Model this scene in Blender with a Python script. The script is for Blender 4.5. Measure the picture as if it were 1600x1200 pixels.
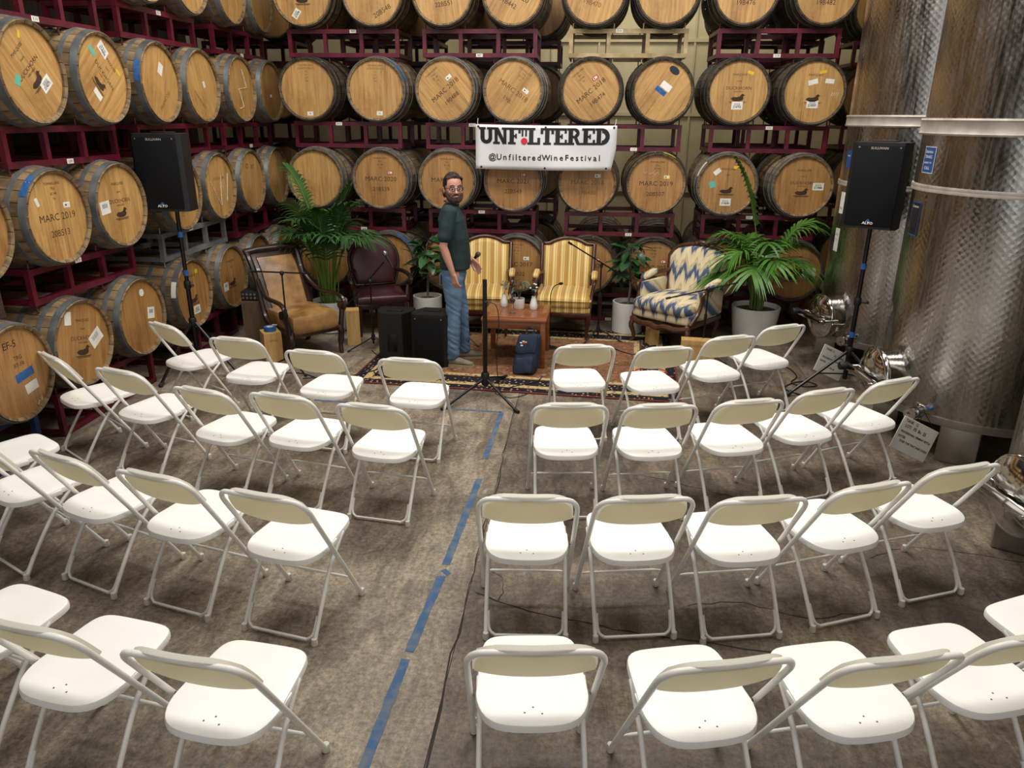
import bpy, bmesh, math, random
from mathutils import Vector, Matrix, Euler
for o in list(bpy.data.objects): bpy.data.objects.remove(o)
SC = bpy.context.scene; COL = SC.collection
R = math.radians; PI = math.pi
rnd = random.Random(7)

# ------------------------------------------------------------------ camera, world, lights, exposure
PHI, PITCH, CAMH = 5.5, 19.94, 2.353
cd = bpy.data.cameras.new('camera'); cam = bpy.data.objects.new('camera', cd); COL.objects.link(cam)
cd.sensor_width = 36; cd.lens = 1153/1600*36; cd.clip_start = .05; cd.clip_end = 100
cam.matrix_world = Matrix.Translation((0, 0, CAMH)) @ Matrix.Rotation(R(PHI), 4, 'Z') @ Matrix.Rotation(R(90-PITCH), 4, 'X') @ Matrix.Rotation(R(.516), 4, 'Z')
SC.camera = cam
w = bpy.data.worlds.new('world'); SC.world = w; w.use_nodes = True
w.node_tree.nodes['Background'].inputs[0].default_value = (.97, .98, 1, 1)
w.node_tree.nodes['Background'].inputs[1].default_value = 1.0
SC.view_settings.view_transform = 'Standard'; SC.view_settings.look = 'None'
SC.view_settings.gamma = 1; SC.view_settings.use_curve_mapping = False
SC.view_settings.exposure = 0.1
def area(name, loc, sx, sy, power, col=(1, .94, .86), target=None):
    l = bpy.data.lights.new(name, 'AREA'); l.shape = 'RECTANGLE'; l.size = sx; l.size_y = sy; l.energy = power; l.color = col
    o = bpy.data.objects.new(name, l); COL.objects.link(o); o.location = loc
    if target is not None: o.rotation_euler = (Vector(target)-Vector(loc)).to_track_quat('-Z', 'Y').to_euler()
    return o
for i, (x, y, e) in enumerate([(-1.9, 6.2, 150), (1.3, 6.2, 150), (-1.9, 2.9, 100), (1.3, 2.9, 100), (.6, 11.4, 90)]):
    area('ceiling_light', (x, y, 5.6), 2.2, 1.2, e, (1, .96, .9))

# ------------------------------------------------------------------ helpers
def lin(h):
    h = h.lstrip('#'); c = [int(h[i:i+2], 16)/255 for i in (0, 2, 4)]
    return tuple(x/12.92 if x <= .04045 else ((x+.055)/1.055)**2.4 for x in c)+(1,)
class MB:
    def __init__(s): s.v = []; s.f = []
    def add(s, V, F, M=None):
        o = len(s.v)
        s.v += [tuple(M @ Vector(p)) for p in V] if M is not None else [tuple(p) for p in V]
        s.f += [tuple(i+o for i in f) for f in F]; return s
    def box(s, c, d, M=None):
        x, y, z = c; a, b, h = d[0]/2, d[1]/2, d[2]/2
        V = [(x+i*a, y+j*b, z+k*h) for k in (-1, 1) for j in (-1, 1) for i in (-1, 1)]
        return s.add(V, [(0, 2, 3, 1), (4, 5, 7, 6), (0, 1, 5, 4), (2, 6, 7, 3), (0, 4, 6, 2), (1, 3, 7, 5)], M)
    def rbox(s, c, d, bev, M=None, seg=2, fn=None):
        bm = bmesh.new(); bmesh.ops.create_cube(bm, size=1)
        for v in bm.verts: v.co = Vector((v.co.x*d[0], v.co.y*d[1], v.co.z*d[2]))
        bmesh.ops.bevel(bm, geom=bm.edges[:], offset=bev, segments=seg, affect='EDGES', profile=.5)
        V = [v.co+Vector(c) for v in bm.verts]; F = [tuple(l.vert.index for l in f.loops) for f in bm.faces] if not bm.verts.index_update() else 0
        bm.free()
        if fn: V = [Vector(fn(v)) for v in V]
        return s.add(V, F, M)
    def tube(s, pts, r, n=8, closed=False, M=None, caps=True):
        pts = [Vector(p) for p in pts]; N = len(pts); rr = r if isinstance(r, (list, tuple)) else [r]*N
        V = []; up = None
        for i, p in enumerate(pts):
            if closed: t = pts[(i+1) % N]-pts[i-1]
            else: t = pts[min(i+1, N-1)]-pts[max(i-1, 0)]
            t.normalize()
            if up is None:
                up = Vector((0, 0, 1)) if abs(t.z) < .9 else Vector((1, 0, 0))
            up = (up-t*up.dot(t)).normalized(); sd = t.cross(up)
            for k in range(n):
                a = 2*PI*k/n; V.append(p+(up*math.cos(a)+sd*math.sin(a))*rr[i])
        F = []
        for i in range(N if closed else N-1):
            j = (i+1) % N
            for k in range(n):
                l = (k+1) % n; F.append((i*n+k, i*n+l, j*n+l, j*n+k))
        if caps and not closed:
            F.append(tuple(range(n-1, -1, -1))); F.append(tuple((N-1)*n+k for k in range(n)))
        return s.add(V, F, M)
    def cyl(s, a, b, r0, r1=None, n=16): return s.tube([a, b], [r0, r0 if r1 is None else r1], n)
    def lathe(s, prof, n=24, M=None, c=(0, 0, 0)):
        V = []; F = []
        for r, z in prof:
            for k in range(n):
                a = 2*PI*k/n; V.append((c[0]+r*math.cos(a), c[1]+r*math.sin(a), c[2]+z))
        for i in range(len(prof)-1):
            for k in range(n):
                l = (k+1) % n; F.append((i*n+k, i*n+l, (i+1)*n+l, (i+1)*n+k))
        if prof[0][0] > 1e-6: F.append(tuple(range(n-1, -1, -1)))
        if prof[-1][0] > 1e-6: F.append(tuple((len(prof)-1)*n+k for k in range(n)))
        return s.add(V, F, M)
    def prism(s, poly, z0, z1, M=None):
        n = len(poly); V = [(x, y, z0) for x, y in poly]+[(x, y, z1) for x, y in poly]
        F = [tuple(range(n-1, -1, -1)), tuple(range(n, 2*n))]+[(k, (k+1) % n, n+(k+1) % n, n+k) for k in range(n)]
        return s.add(V, F, M)
    def ball(s, c, rx, ry=None, rz=None, n=12, m=8, M=None):
        ry = rx if ry is None else ry; rz = rx if rz is None else rz
        V = [(c[0], c[1], c[2]-rz)]; F = []
        for i in range(1, m):
            t = -PI/2+PI*i/m
            for k in range(n):
                a = 2*PI*k/n; V.append((c[0]+rx*math.cos(t)*math.cos(a), c[1]+ry*math.cos(t)*math.sin(a), c[2]+rz*math.sin(t)))
        V.append((c[0], c[1], c[2]+rz)); L = len(V)-1
        for k in range(n):
            l = (k+1) % n; F.append((0, 1+l, 1+k)); F.append((L, 1+(m-2)*n+k, 1+(m-2)*n+l))
            for i in range(m-2): F.append((1+i*n+k, 1+i*n+l, 1+(i+1)*n+l, 1+(i+1)*n+k))
        return s.add(V, F, M)
    def mesh(s, name, mat=None, smooth=40):
        me = bpy.data.meshes.new(name); me.from_pydata(s.v, [], s.f)
        if smooth:
            me.polygons.foreach_set('use_smooth', [True]*len(me.polygons)); me.set_sharp_from_angle(angle=R(smooth))
        if mat: me.materials.append(mat)
        me.update(); return me
    def build(s, name, mat, parent=None, smooth=40, loc=None):
        return ob(name, s.mesh(name, mat, smooth), parent, loc)
def ob(name, data, parent=None, loc=None, rot=None):
    o = bpy.data.objects.new(name, data); COL.objects.link(o)
    if parent is not None: o.parent = parent
    if loc is not None: o.location = loc
    if rot is not None: o.rotation_euler = rot
    return o
def tag(o, label=None, cat=None, group=None, kind=None):
    if label: o['label'] = label
    if cat: o['category'] = cat
    if group: o['group'] = group
    if kind: o['kind'] = kind
    return o
def thing(name, label, cat, loc=(0, 0, 0), rz=0, group=None):
    o = ob(name, None, None, loc, (0, 0, R(rz))); o.empty_display_size = .1
    return tag(o, label, cat, group)
def copy_tree(o, parent=None):
    c = o.copy(); COL.objects.link(c)
    if parent is not None: c.parent = parent
    for ch in o.children: copy_tree(ch, c)
    return c
def cr(pts, k=6, closed=False):
    P = [Vector(p) for p in pts]; n = len(P); out = []
    for i in range(n if closed else n-1):
        p0 = P[i-1] if (i or closed) else P[0]*2-P[1]; p1 = P[i]; p2 = P[(i+1) % n]
        p3 = P[(i+2) % n] if (closed or i+2 < n) else P[-1]*2-P[-2]
        for j in range(k):
            t = j/k; out.append(.5*((2*p1)+(p2-p0)*t+(2*p0-5*p1+4*p2-p3)*t*t+(3*p1-p0-3*p2+p3)*t**3))
    if not closed: out.append(P[-1])
    return out
TC = {}
def text_mesh(s, size, mat, bold=0, sx=1):
    key = (s, size, mat.name, bold, sx)
    if key in TC: return TC[key]
    c = bpy.data.curves.new('lettering', 'FONT'); c.body = s; c.size = size; c.align_x = 'CENTER'; c.align_y = 'CENTER'; c.resolution_u = 2; c.offset = bold
    o = bpy.data.objects.new('lettering', c)
    me = bpy.data.meshes.new_from_object(o); bpy.data.objects.remove(o); bpy.data.curves.remove(c)
    me.name = 'lettering'; me.transform(Matrix.Diagonal((sx, 1, 1, 1)) ); me.transform(Matrix.Rotation(PI/2, 4, 'X')); me.materials.clear(); me.materials.append(mat)
    TC[key] = me; return me

# ------------------------------------------------------------------ materials
def newmat(name):
    m = bpy.data.materials.new(name); m.use_nodes = True; nt = m.node_tree
    return m, nt, nt.nodes['Principled BSDF']
def node(nt, t, **k):
    n = nt.nodes.new(t)
    for a, b in k.items():
        if hasattr(n, a): setattr(n, a, b)
        else: n.inputs[a].default_value = b
    return n
def ramp(nt, stops, fac):
    n = nt.nodes.new('ShaderNodeValToRGB'); e = n.color_ramp.elements
    while len(e) < len(stops): e.new(.5)
    for q, (p, c) in zip(e, stops): q.position = p; q.color = c
    nt.links.new(fac, n.inputs[0]); return n.outputs[0]
def math_(nt, op, a, b=None, c=None):
    n = nt.nodes.new('ShaderNodeMath'); n.operation = op
    for i, x in enumerate((a, b, c)):
        if x is None: continue
        if isinstance(x, (int, float)): n.inputs[i].default_value = x
        else: nt.links.new(x, n.inputs[i])
    return n.outputs[0]
def mix(nt, fac, a, b, mode='MIX'):
    n = nt.nodes.new('ShaderNodeMix'); n.data_type = 'RGBA'; n.blend_type = mode
    for i, x in ((0, fac), (6, a), (7, b)):
        if isinstance(x, (int, float, tuple)): n.inputs[i].default_value = x
        else: nt.links.new(x, n.inputs[i])
    return n.outputs[2]
def coords(nt, scale=(1, 1, 1), rnd_off=False):
    tc = nt.nodes.new('ShaderNodeTexCoord'); mp = nt.nodes.new('ShaderNodeMapping'); mp.inputs['Scale'].default_value = scale
    nt.links.new(tc.outputs['Object'], mp.inputs[0])
    if rnd_off:
        oi = nt.nodes.new('ShaderNodeObjectInfo'); v = nt.nodes.new('ShaderNodeVectorMath'); v.operation = 'SCALE'; v.inputs[0].default_value = (37, 53, 71)
        nt.links.new(oi.outputs['Random'], v.inputs['Scale']); nt.links.new(v.outputs[0], mp.inputs['Location'])
    return mp.outputs[0]
def plain(name, c1, rough=.5, metal=0, c2=None, scale=6, detail=4, bump=0, bscale=None, stretch=(1, 1, 1), spec=.5, lo=.35, hi=.65, trans=0, varied=0, coat=0):
    m, nt, b = newmat(name)
    b.inputs['Roughness'].default_value = rough; b.inputs['Metallic'].default_value = metal; b.inputs['Specular IOR Level'].default_value = spec
    if coat: b.inputs['Coat Weight'].default_value = coat
    c1 = lin(c1) if isinstance(c1, str) else c1
    v = coords(nt, stretch, True)
    nz = node(nt, 'ShaderNodeTexNoise', Scale=scale, Detail=detail); nt.links.new(v, nz.inputs[0])
    out = None
    if c2:
        c2 = lin(c2) if isinstance(c2, str) else c2
        out = ramp(nt, [(lo, c1), (hi, c2)], nz.outputs[0])
    if varied:
        oi = nt.nodes.new('ShaderNodeObjectInfo'); hs = nt.nodes.new('ShaderNodeHueSaturation')
        nt.links.new(math_(nt, 'ADD', math_(nt, 'MULTIPLY', oi.outputs['Random'], 2*varied), 1-varied), hs.inputs['Value'])
        if out is None: hs.inputs['Color'].default_value = c1
        else: nt.links.new(out, hs.inputs['Color'])
        out = hs.outputs[0]
    if out is not None: nt.links.new(out, b.inputs['Base Color'])
    else: b.inputs['Base Color'].default_value = c1
    if bump:
        bn = node(nt, 'ShaderNodeTexNoise', Scale=bscale or scale*3, Detail=3); nt.links.new(v, bn.inputs[0])
        bp = node(nt, 'ShaderNodeBump', Strength=bump, Distance=.01); nt.links.new(bn.outputs[0], bp.inputs['Height']); nt.links.new(bp.outputs[0], b.inputs['Normal'])
    return m
M = {}
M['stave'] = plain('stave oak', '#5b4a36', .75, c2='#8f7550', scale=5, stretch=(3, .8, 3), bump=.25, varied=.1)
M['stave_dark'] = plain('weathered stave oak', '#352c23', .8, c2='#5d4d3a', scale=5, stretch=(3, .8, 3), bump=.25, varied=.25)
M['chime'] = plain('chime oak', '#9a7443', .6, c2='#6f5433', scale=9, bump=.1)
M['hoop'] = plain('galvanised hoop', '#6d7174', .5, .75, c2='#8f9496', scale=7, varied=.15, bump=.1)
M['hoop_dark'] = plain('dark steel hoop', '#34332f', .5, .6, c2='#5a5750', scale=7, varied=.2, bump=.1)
def headwood(name, a, b2, dark):
    m, nt, b = newmat(name); v = coords(nt, (16, 16, 1.1), True)
    n1 = node(nt, 'ShaderNodeTexNoise', Scale=2.4, Detail=6, Roughness=.65, Distortion=.4); nt.links.new(v, n1.inputs[0])
    c = ramp(nt, [(.25, lin(dark)), (.47, lin(a)), (.75, lin(b2))], n1.outputs[0])
    oi = nt.nodes.new('ShaderNodeObjectInfo'); hs = nt.nodes.new('ShaderNodeHueSaturation'); nt.links.new(c, hs.inputs['Color'])
    nt.links.new(math_(nt, 'ADD', math_(nt, 'MULTIPLY', oi.outputs['Random'], .22), .88), hs.inputs['Value'])
    v2 = coords(nt, (1, 1, 1)); n2 = node(nt, 'ShaderNodeTexNoise', Scale=3.5, Detail=5, Roughness=.7); nt.links.new(v2, n2.inputs[0])
    st = ramp(nt, [(.52, (1, 1, 1, 1)), (.75, (.62, .52, .42, 1))], n2.outputs[0])
    nt.links.new(mix(nt, .7, hs.outputs[0], st, 'MULTIPLY'), b.inputs['Base Color']); b.inputs['Roughness'].default_value = .45
    bp = node(nt, 'ShaderNodeBump', Strength=.15, Distance=.004); nt.links.new(n1.outputs[0], bp.inputs['Height']); nt.links.new(bp.outputs[0], b.inputs['Normal'])
    return m
M['headA'] = headwood('light oak head', '#b48a52', '#caa468', '#8f6736')
M['headB'] = headwood('amber oak head', '#a07543', '#b38a55', '#795430')
M['burn'] = plain('branded lettering', '#2e1c0d', .8, c2='#4a3018', scale=60, lo=.4, hi=.7)
M['burn_soft'] = plain('faded branded lettering', '#5e3d1c', .8, c2='#7e5629', scale=50, lo=.4, hi=.65)
M['paper'] = plain('white sticker paper', '#e6e4dc', .6, c2='#d6d3c8', scale=12)
M['ink'] = plain('black ink', '#17171a', .6)
M['red'] = plain('red sticker', '#b5261f', .6)
M['yellow'] = plain('yellow sticker', '#d9b520', .6)
M['teal'] = plain('teal sticker', '#5fae98', .6)
M['bluetape'] = plain('blue painter tape', '#1d4d8c', .7, c2='#2a62a4', scale=30)
M['navy'] = plain('dark oval sticker', '#131a2c', .4)
M['chalk'] = plain('white chalk', '#d9d2c2', .9, c2='#b7a88a', scale=60)
M['black'] = plain('black plastic', '#08080a', .6, c2='#0f0f11', scale=30)
M['rack'] = plain('maroon painted steel', '#64132a', .42, .1, c2='#450d1d', scale=9, bump=.08, varied=.12)
M['rack_cream'] = plain('cream painted steel', '#b9a47c', .5, .1, c2='#8b7650', scale=8, bump=.08)
M['rack_grey'] = plain('silver painted steel', '#8b8d90', .45, .4, c2='#75787b', scale=8)
M['rack_blue'] = plain('blue painted steel', '#16325f', .45, .1, c2='#0f2447', scale=8)
M['rack_wood'] = plain('old dark timber', '#4a2f22', .75, c2='#2e1c14', scale=9, stretch=(4, 1, 4))

# ------------------------------------------------------------------ setting
def floor_mat(name, c1, c2, c3, warm):
    m, nt, b = newmat(name); v = coords(nt)
    n1 = node(nt, 'ShaderNodeTexNoise', Scale=1.1, Detail=8, Roughness=.68, Distortion=.5); nt.links.new(v, n1.inputs[0])
    n2 = node(nt, 'ShaderNodeTexNoise', Scale=38, Detail=8, Roughness=.85); nt.links.new(v, n2.inputs[0])
    v3 = coords(nt, (3.2, .9, 1)); n3 = node(nt, 'ShaderNodeTexNoise', Scale=2.2, Detail=7, Roughness=.75, Distortion=1.2); nt.links.new(v3, n3.inputs[0])
    c = ramp(nt, [(.36, lin(c1)), (.5, lin(c2)), (.63, lin(c3))], n1.outputs[0])
    c = mix(nt, .75, c, ramp(nt, [(.38, (.5, .46, .42, 1)), (.5, (.92, .92, .92, 1)), (.62, (1.35, 1.32, 1.24, 1))], n3.outputs[0]), 'MULTIPLY')
    c = mix(nt, .8, c, ramp(nt, [(.4, (.45, .43, .41, 1)), (.5, (1, 1, 1, 1)), (.6, (1.55, 1.52, 1.45, 1))], n2.outputs[0]), 'MULTIPLY')
    v4 = coords(nt, (1, 1, 1)); vo = node(nt, 'ShaderNodeTexVoronoi', Scale=1.7); nt.links.new(v4, vo.inputs[0])
    n5 = node(nt, 'ShaderNodeTexNoise', Scale=6, Detail=4); nt.links.new(v, n5.inputs[0])
    sp = ramp(nt, [(.05, (.5, .42, .38, 1)), (.16, (1, 1, 1, 1))], math_(nt, 'ADD', vo.outputs[0], math_(nt, 'MULTIPLY', math_(nt, 'SUBTRACT', n5.outputs[0], .5), .35)))
    c = mix(nt, .5, c, sp, 'MULTIPLY')
    nt.links.new(c, b.inputs['Base Color'])
    nt.links.new(ramp(nt, [(.3, (.42,)*3+(1,)), (.7, (.75,)*3+(1,))], n3.outputs[0]), b.inputs['Roughness'])
    bp = node(nt, 'ShaderNodeBump', Strength=.25, Distance=.004); nt.links.new(n2.outputs[0], bp.inputs['Height']); nt.links.new(bp.outputs[0], b.inputs['Normal'])
    return m
M['floorL'] = floor_mat('troweled concrete', '#5a5148', '#7a6f61', '#918676', 0)
M['floorR'] = floor_mat('worn rough concrete', '#453d35', '#63584c', '#7e7161', 0)
M['joint'] = plain('dark joint', '#2a2521', .9)
fl = tag(MB().box((0, 4.5, -.13), (18, 21, .2)).build('floor', M['joint'], smooth=0), kind='structure')
JX = -.53
s1 = MB().box(((-9+JX)/2-.0008, 4.5, -.02), (JX+9-.0016, 21, .04)).build('slab', M['floorL'], fl, 0)
def slab_r(y0, y1): return MB().box(((9+JX)/2+.0008, (y0+y1)/2, -.0205), (9-JX-.0016, y1-y0-.003, .04)).build('slab', M['floorR'], fl, 0)
slab_r(-6, 6.05); slab_r(6.05, 15)
def crack(pts, wd=.006):
    P = cr(pts, 5); V = []; F = []; rg = random.Random(len(pts)*31+int(pts[0][0]*100))
    for i, p in enumerate(P):
        t = (P[min(i+1, len(P)-1)]-P[max(i-1, 0)]).normalized(); n = Vector((-t.y, t.x, 0)); j = rg.uniform(-.012, .012); q = rg.uniform(.3, 1.3)*wd
        V += [p+n*(j-q), p+n*(j+q)]
        if i: F.append((2*i-2, 2*i, 2*i+1, 2*i-1))
    mb = MB().add([(v[0], v[1], .0006) for v in V], F); return mb.build('crack', M['joint'], fl, 0)
crack([(JX, 8.0, 0), (JX+.005, 6.5, 0), (JX-.004, 5.2, 0), (JX+.006, 4.6, 0), (JX-.005, 3.9, 0), (JX+.004, 3.3, 0), (JX-.003, 2.6, 0), (JX+.004, 1.6, 0), (JX, .8, 0)], .0045)
crack([(-.5, 3.23, 0), (-.2, 3.12, 0), (.1, 3.04, 0), (.45, 2.98, 0), (1.1, 2.92, 0)], .005)
crack([(-.52, 3.6, 0), (-.44, 3.45, 0), (-.36, 3.35, 0), (-.36, 3.18, 0)], .003)
crack([(.6, 3.25, 0), (.9, 3.3, 0), (1.2, 3.22, 0), (1.5, 3.3, 0)], .003)
crack([(.25, 4.75, 0), (.5, 4.7, 0), (.95, 4.5, 0), (1.1, 4.4, 0), (1.12, 4.15, 0)], .004)
crack([(1.3, 2.15, 0), (1.6, 2.05, 0), (1.8, 2.0, 0), (2.2, 1.98, 0)], .004)
crack([(1.7, 3.8, 0), (2.0, 3.95, 0), (2.6, 3.85, 0)], .003)
crack([(-2.2, 4.1, 0), (-1.6, 3.9, 0), (-1.2, 4.0, 0)], .002)
M['wallc'] = plain('cream painted block', '#cbbd95', .8, c2='#b9aa80', scale=2, bump=.1)
M['walld'] = plain('dark timber panelling', '#3a2c1e', .85, c2='#241a12', scale=3, stretch=(6, 6, .6))
wb = tag(MB().box((0, 13.1, 3.2), (14, .2, 6.4)).build('wall_back', M['wallc'], smooth=0), kind='structure')
for k in range(6): MB().box((-1.4+k*.75, 12.985, 3.2), (.03, .03, 6.2)).build('panel_batten', M['wallc'], wb, 0)
for z in (1.2, 2.4, 3.5): MB().box((.4, 12.98, z), (4.4, .03, .05)).build('panel_rail', M['wallc'], wb, 0)
tag(MB().box((-6.9, 4.5, 3.2), (.2, 21, 6.4)).build('wall_left', M['walld'], smooth=0), kind='structure')
tag(MB().box((5.1, 4.5, 3.2), (.2, 21, 6.4)).build('wall_right', M['wallc'], smooth=0), kind='structure')
M['ceil'] = plain('white ceiling', '#a9a49a', .9)
tag(MB().box((0, 4.5, 6.5), (18, 21, .2)).build('ceiling', M['ceil'], smooth=0), kind='structure')
# ------------------------------------------------------------------ the man standing beside the low table
M['skin'] = plain('skin', '#c59480', .5, c2='#b88370', scale=8, lo=.3, hi=.7)
M['shirt'] = plain('dark teal cotton', '#16282b', .85, c2='#1d3336', scale=10, bump=.2, bscale=14)
M['jeans'] = plain('faded blue denim', '#3d5878', .85, c2='#6d89a6', scale=5, bump=.4, bscale=12, lo=.3, hi=.75)
M['hair'] = plain('dark brown hair', '#17100b', .6, c2='#2a1d14', scale=40, bump=.3)
M['beard'] = plain('short brown beard', '#35241a', .8, c2='#4b382b', scale=60, bump=.3)
M['shoe'] = plain('grey beige suede', '#6d675c', .8, c2='#817b6f', scale=14, bump=.1); M['sole'] = plain('tan rubber sole', '#9c8a6c', .7)
M['eyewhite'] = plain('eye white', '#d8d4cc', .3); M['lip'] = plain('lips', '#8f4f44', .5); M['belt'] = plain('brown leather belt', '#33200f', .5)
def blob(mb, pts, n=14, m=10):
    # chain of ellipsoids: (pos, (rx, ry, rz)); dense interpolation makes a continuous volume after remeshing
    for (p, a), (q, b) in zip(pts[:-1], pts[1:]):
        p, q, a, b = map(Vector, (p, q, a, b)); k = max(2, int((q-p).length/(min(min(a), min(b))*.3)))
        for i in range(k+1):
            t_ = i/k; c = p.lerp(q, t_); r_ = a.lerp(b, t_); mb.ball(tuple(c), r_.x, r_.y, r_.z, n, m)
def remeshed(mb, name, mat, parent, vox, smooth=6, disp=None):
    tmp = ob('tmp', mb.mesh('tmp', None, 0)); md = tmp.modifiers.new('r', 'REMESH'); md.mode = 'VOXEL'; md.voxel_size = vox
    if smooth: s = tmp.modifiers.new('s', 'SMOOTH'); s.iterations = smooth; s.factor = .5
    dg = bpy.context.evaluated_depsgraph_get(); dg.update(); me = bpy.data.meshes.new_from_object(tmp.evaluated_get(dg)); bpy.data.objects.remove(tmp)
    me.name = name
    if disp:
        data = [(v.co.copy(), v.normal.copy()) for v in me.vertices]
        for v, (c_, n_) in zip(me.vertices, data): v.co = disp(c_, n_)
    me.materials.clear(); me.materials.append(mat); me.polygons.foreach_set('use_smooth', [True]*len(me.polygons)); me.update()
    return ob(name, me, parent)
MAN = thing('person', 'man in dark teal t-shirt and faded jeans standing with hands down', 'person', (-1.25, 7.0, .013), 6)
r3 = lambda r_: (r_, r_, r_)
SH, EL, WR = Vector((-.02, -.21, 1.515)), Vector((-.075, -.268, 1.205)), Vector((.015, -.275, .945))
SH2, EL2, WR2 = Vector((-.02, .21, 1.515)), Vector((-.03, .265, 1.205)), Vector((.16, .21, 1.0))
body = MB()
# torso and legs under the clothes
blob(body, [((0, 0, .95), (.1, .145, .09)), ((.005, 0, 1.1), (.105, .14, .09)), ((0, 0, 1.3), (.1, .15, .1)), ((-.02, 0, 1.45), (.085, .155, .07)), ((-.02, 0, 1.53), (.06, .09, .05))])
for s, kn, an in ((-1, (.0, -.1, .52), (-.03, -.11, .1)), (1, (.06, .1, .52), (.07, .12, .1))):
    blob(body, [((0, s*.085, .92), r3(.085)), (kn, r3(.055)), (an, r3(.04))])
blob(body, [((-.02, 0, 1.5), r3(.062)), ((.0, 0, 1.6), r3(.058))])
def hand(W, d, pl, curl, sgn):
    # W wrist, d finger direction, pl palm normal; four fingers and a thumb
    d = Vector(d).normalized(); pl = Vector(pl).normalized(); sd = d.cross(pl).normalized()*sgn
    for k in range(4): blob(body, [(W+d*.01+sd*(k-1.5)*.013, r3(.016)), (W+d*.085+sd*(k-1.5)*.0195, r3(.0125))], 8, 6)
    for k, L in enumerate((.068, .078, .072, .056)):
        b0 = W+d*.085+sd*(k-1.5)*.0205; p1 = b0+(d*math.cos(curl*.5)+pl*math.sin(curl*.5))*L*.42; p2 = p1+(d*math.cos(curl*1.2)+pl*math.sin(curl*1.2))*L*.32; p3 = p2+(d*math.cos(curl*1.8)+pl*math.sin(curl*1.8))*L*.26
        blob(body, [(b0, r3(.0098)), (p1, r3(.0088)), (p2, r3(.008)), (p3, r3(.007))], 8, 6)
    t0 = W+d*.03-sd*.024+pl*.008; t1 = t0+(d*.8-sd*.45+pl*.4).normalized()*.042; t2 = t1+(d*.95-sd*.1+pl*.35).normalized()*.032
    blob(body, [(t0, r3(.014)), (t1, r3(.0105)), (t2, r3(.0085))], 8, 6)
for S, E_, W_ in ((SH, EL, WR), (SH2, EL2, WR2)):
    blob(body, [(S, r3(.055)), (S.lerp(E_, .5), r3(.047)), (E_, r3(.039))], 12, 8); blob(body, [(E_, r3(.039)), (E_.lerp(W_, .3), r3(.04)), (E_.lerp(W_, .75), r3(.03)), (W_, r3(.0255))], 12, 8)
hand(WR, (.22, -.03, -1), (.55, .75, .1), .75, 1)
hand(WR2, (.75, -.3, -.75), (.1, -.8, -.45), .8, -1)
# head (turned towards the camera)
HY = Matrix.Translation((.01, 0, 1.588)) @ Matrix.Rotation(R(-72), 4, 'Z') @ Matrix.Rotation(R(-3), 4, 'Y') @ Matrix.Scale(1.11, 4)
def hp(x, y, z): return HY @ Vector((x, y, z))
HR = HY.to_3x3()
def hball(mb, c, r_, n=16, m=12):
    q = MB().ball((0, 0, 0), *r_, n, m); mb.add(q.v, q.f, HY @ Matrix.Translation(c))
hball(body, (-.008, 0, .125), (.098, .077, .1), 24, 16); hball(body, (.025, 0, .085), (.07, .066, .085), 20, 14); hball(body, (.04, 0, .03), (.048, .05, .042)); hball(body, (.058, 0, .012), (.03, .032, .024))
hball(body, (.018, .04, .035), (.04, .024, .04)); hball(body, (.018, -.04, .035), (.04, .024, .04))
for i in range(7): t_ = i/6; hball(body, (.088+.02*t_, 0, .105-.035*t_), (.011, .008+.006*t_, .011), 8, 6)
for s in (-1, 1):
    hball(body, (.094, s*.011, .066), (.01, .009, .008), 8, 6); hball(body, (.083, s*.03, .122), (.012, .022, .009), 10, 6); hball(body, (.075, s*.042, .075), (.02, .022, .018), 10, 8)
    hball(body, (-.005, s*.08, .09), (.018, .009, .03), 10, 8)
hball(body, (.0, 0, .0), (.055, .055, .06))
remeshed(body, 'body', M['skin'], MAN, .0055, 3)
for s in (-1, 1):
    e = MB(); hball(e, (.082, s*.031, .101), (.014, .0125, .0065), 12, 8); eo = e.build('eye', M['eyewhite'], MAN)
    e = MB(); hball(e, (.0935, s*.031, .101), (.0045, .0065, .0062), 8, 6); e.build('iris', M['hair'], eo)
    MB().tube([hp(.098, s*.012, .125), hp(.1, s*.03, .132), hp(.088, s*.05, .126)], [.004, .005, .003], 6).build('eyebrow', M['hair'], MAN)
gl = MB()
for s in (-1, 1):
    gl.tube([hp(.107-.35*(y*y)*10*.1, s*(.034+y), .1+z) for y, z in [(.024*math.cos(a), .0175*math.sin(a)) for a in [2*PI*i/16 for i in range(16)]]], .0034, 6, closed=True)
    gl.tube([hp(.1, s*.058, .106), hp(.06, s*.078, .108), hp(0, s*.084, .105)], .0024, 5)
gl.tube([hp(.107, -.012, .104), hp(.109, 0, .107), hp(.107, .012, .104)], .0025, 5); gl.build('glasses', M['black'], MAN)
hr = MB()
hball(hr, (-.016, 0, .14), (.1, .083, .1), 24, 16)
for i in range(9):
    a = -1+i/4; hball(hr, (.05-.025*abs(a), a*.055, .2-.022*abs(a)), (.028, .022, .026), 10, 8)
for s in (-1, 1): hball(hr, (.0, s*.071, .115), (.022, .012, .035), 10, 8); hball(hr, (-.05, s*.055, .07), (.04, .026, .05), 10, 8)
hball(hr, (-.07, 0, .08), (.04, .055, .055), 12, 8)
def haircut(v, n): return v
ho = remeshed(hr, 'hair', M['hair'], MAN, .006, 3)
inv = HY.inverted()
bm = bmesh.new(); bm.from_mesh(ho.data)
dl = []
for f in bm.faces:
    c = inv @ f.calc_center_median(); fr = c.x > .045
    if (fr and c.z < .188) or (c.x > .02 and c.z < .13) or c.z < .03: dl.append(f)
bmesh.ops.delete(bm, geom=dl, context='FACES'); bm.to_mesh(ho.data); bm.free()
bd = MB()
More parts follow.
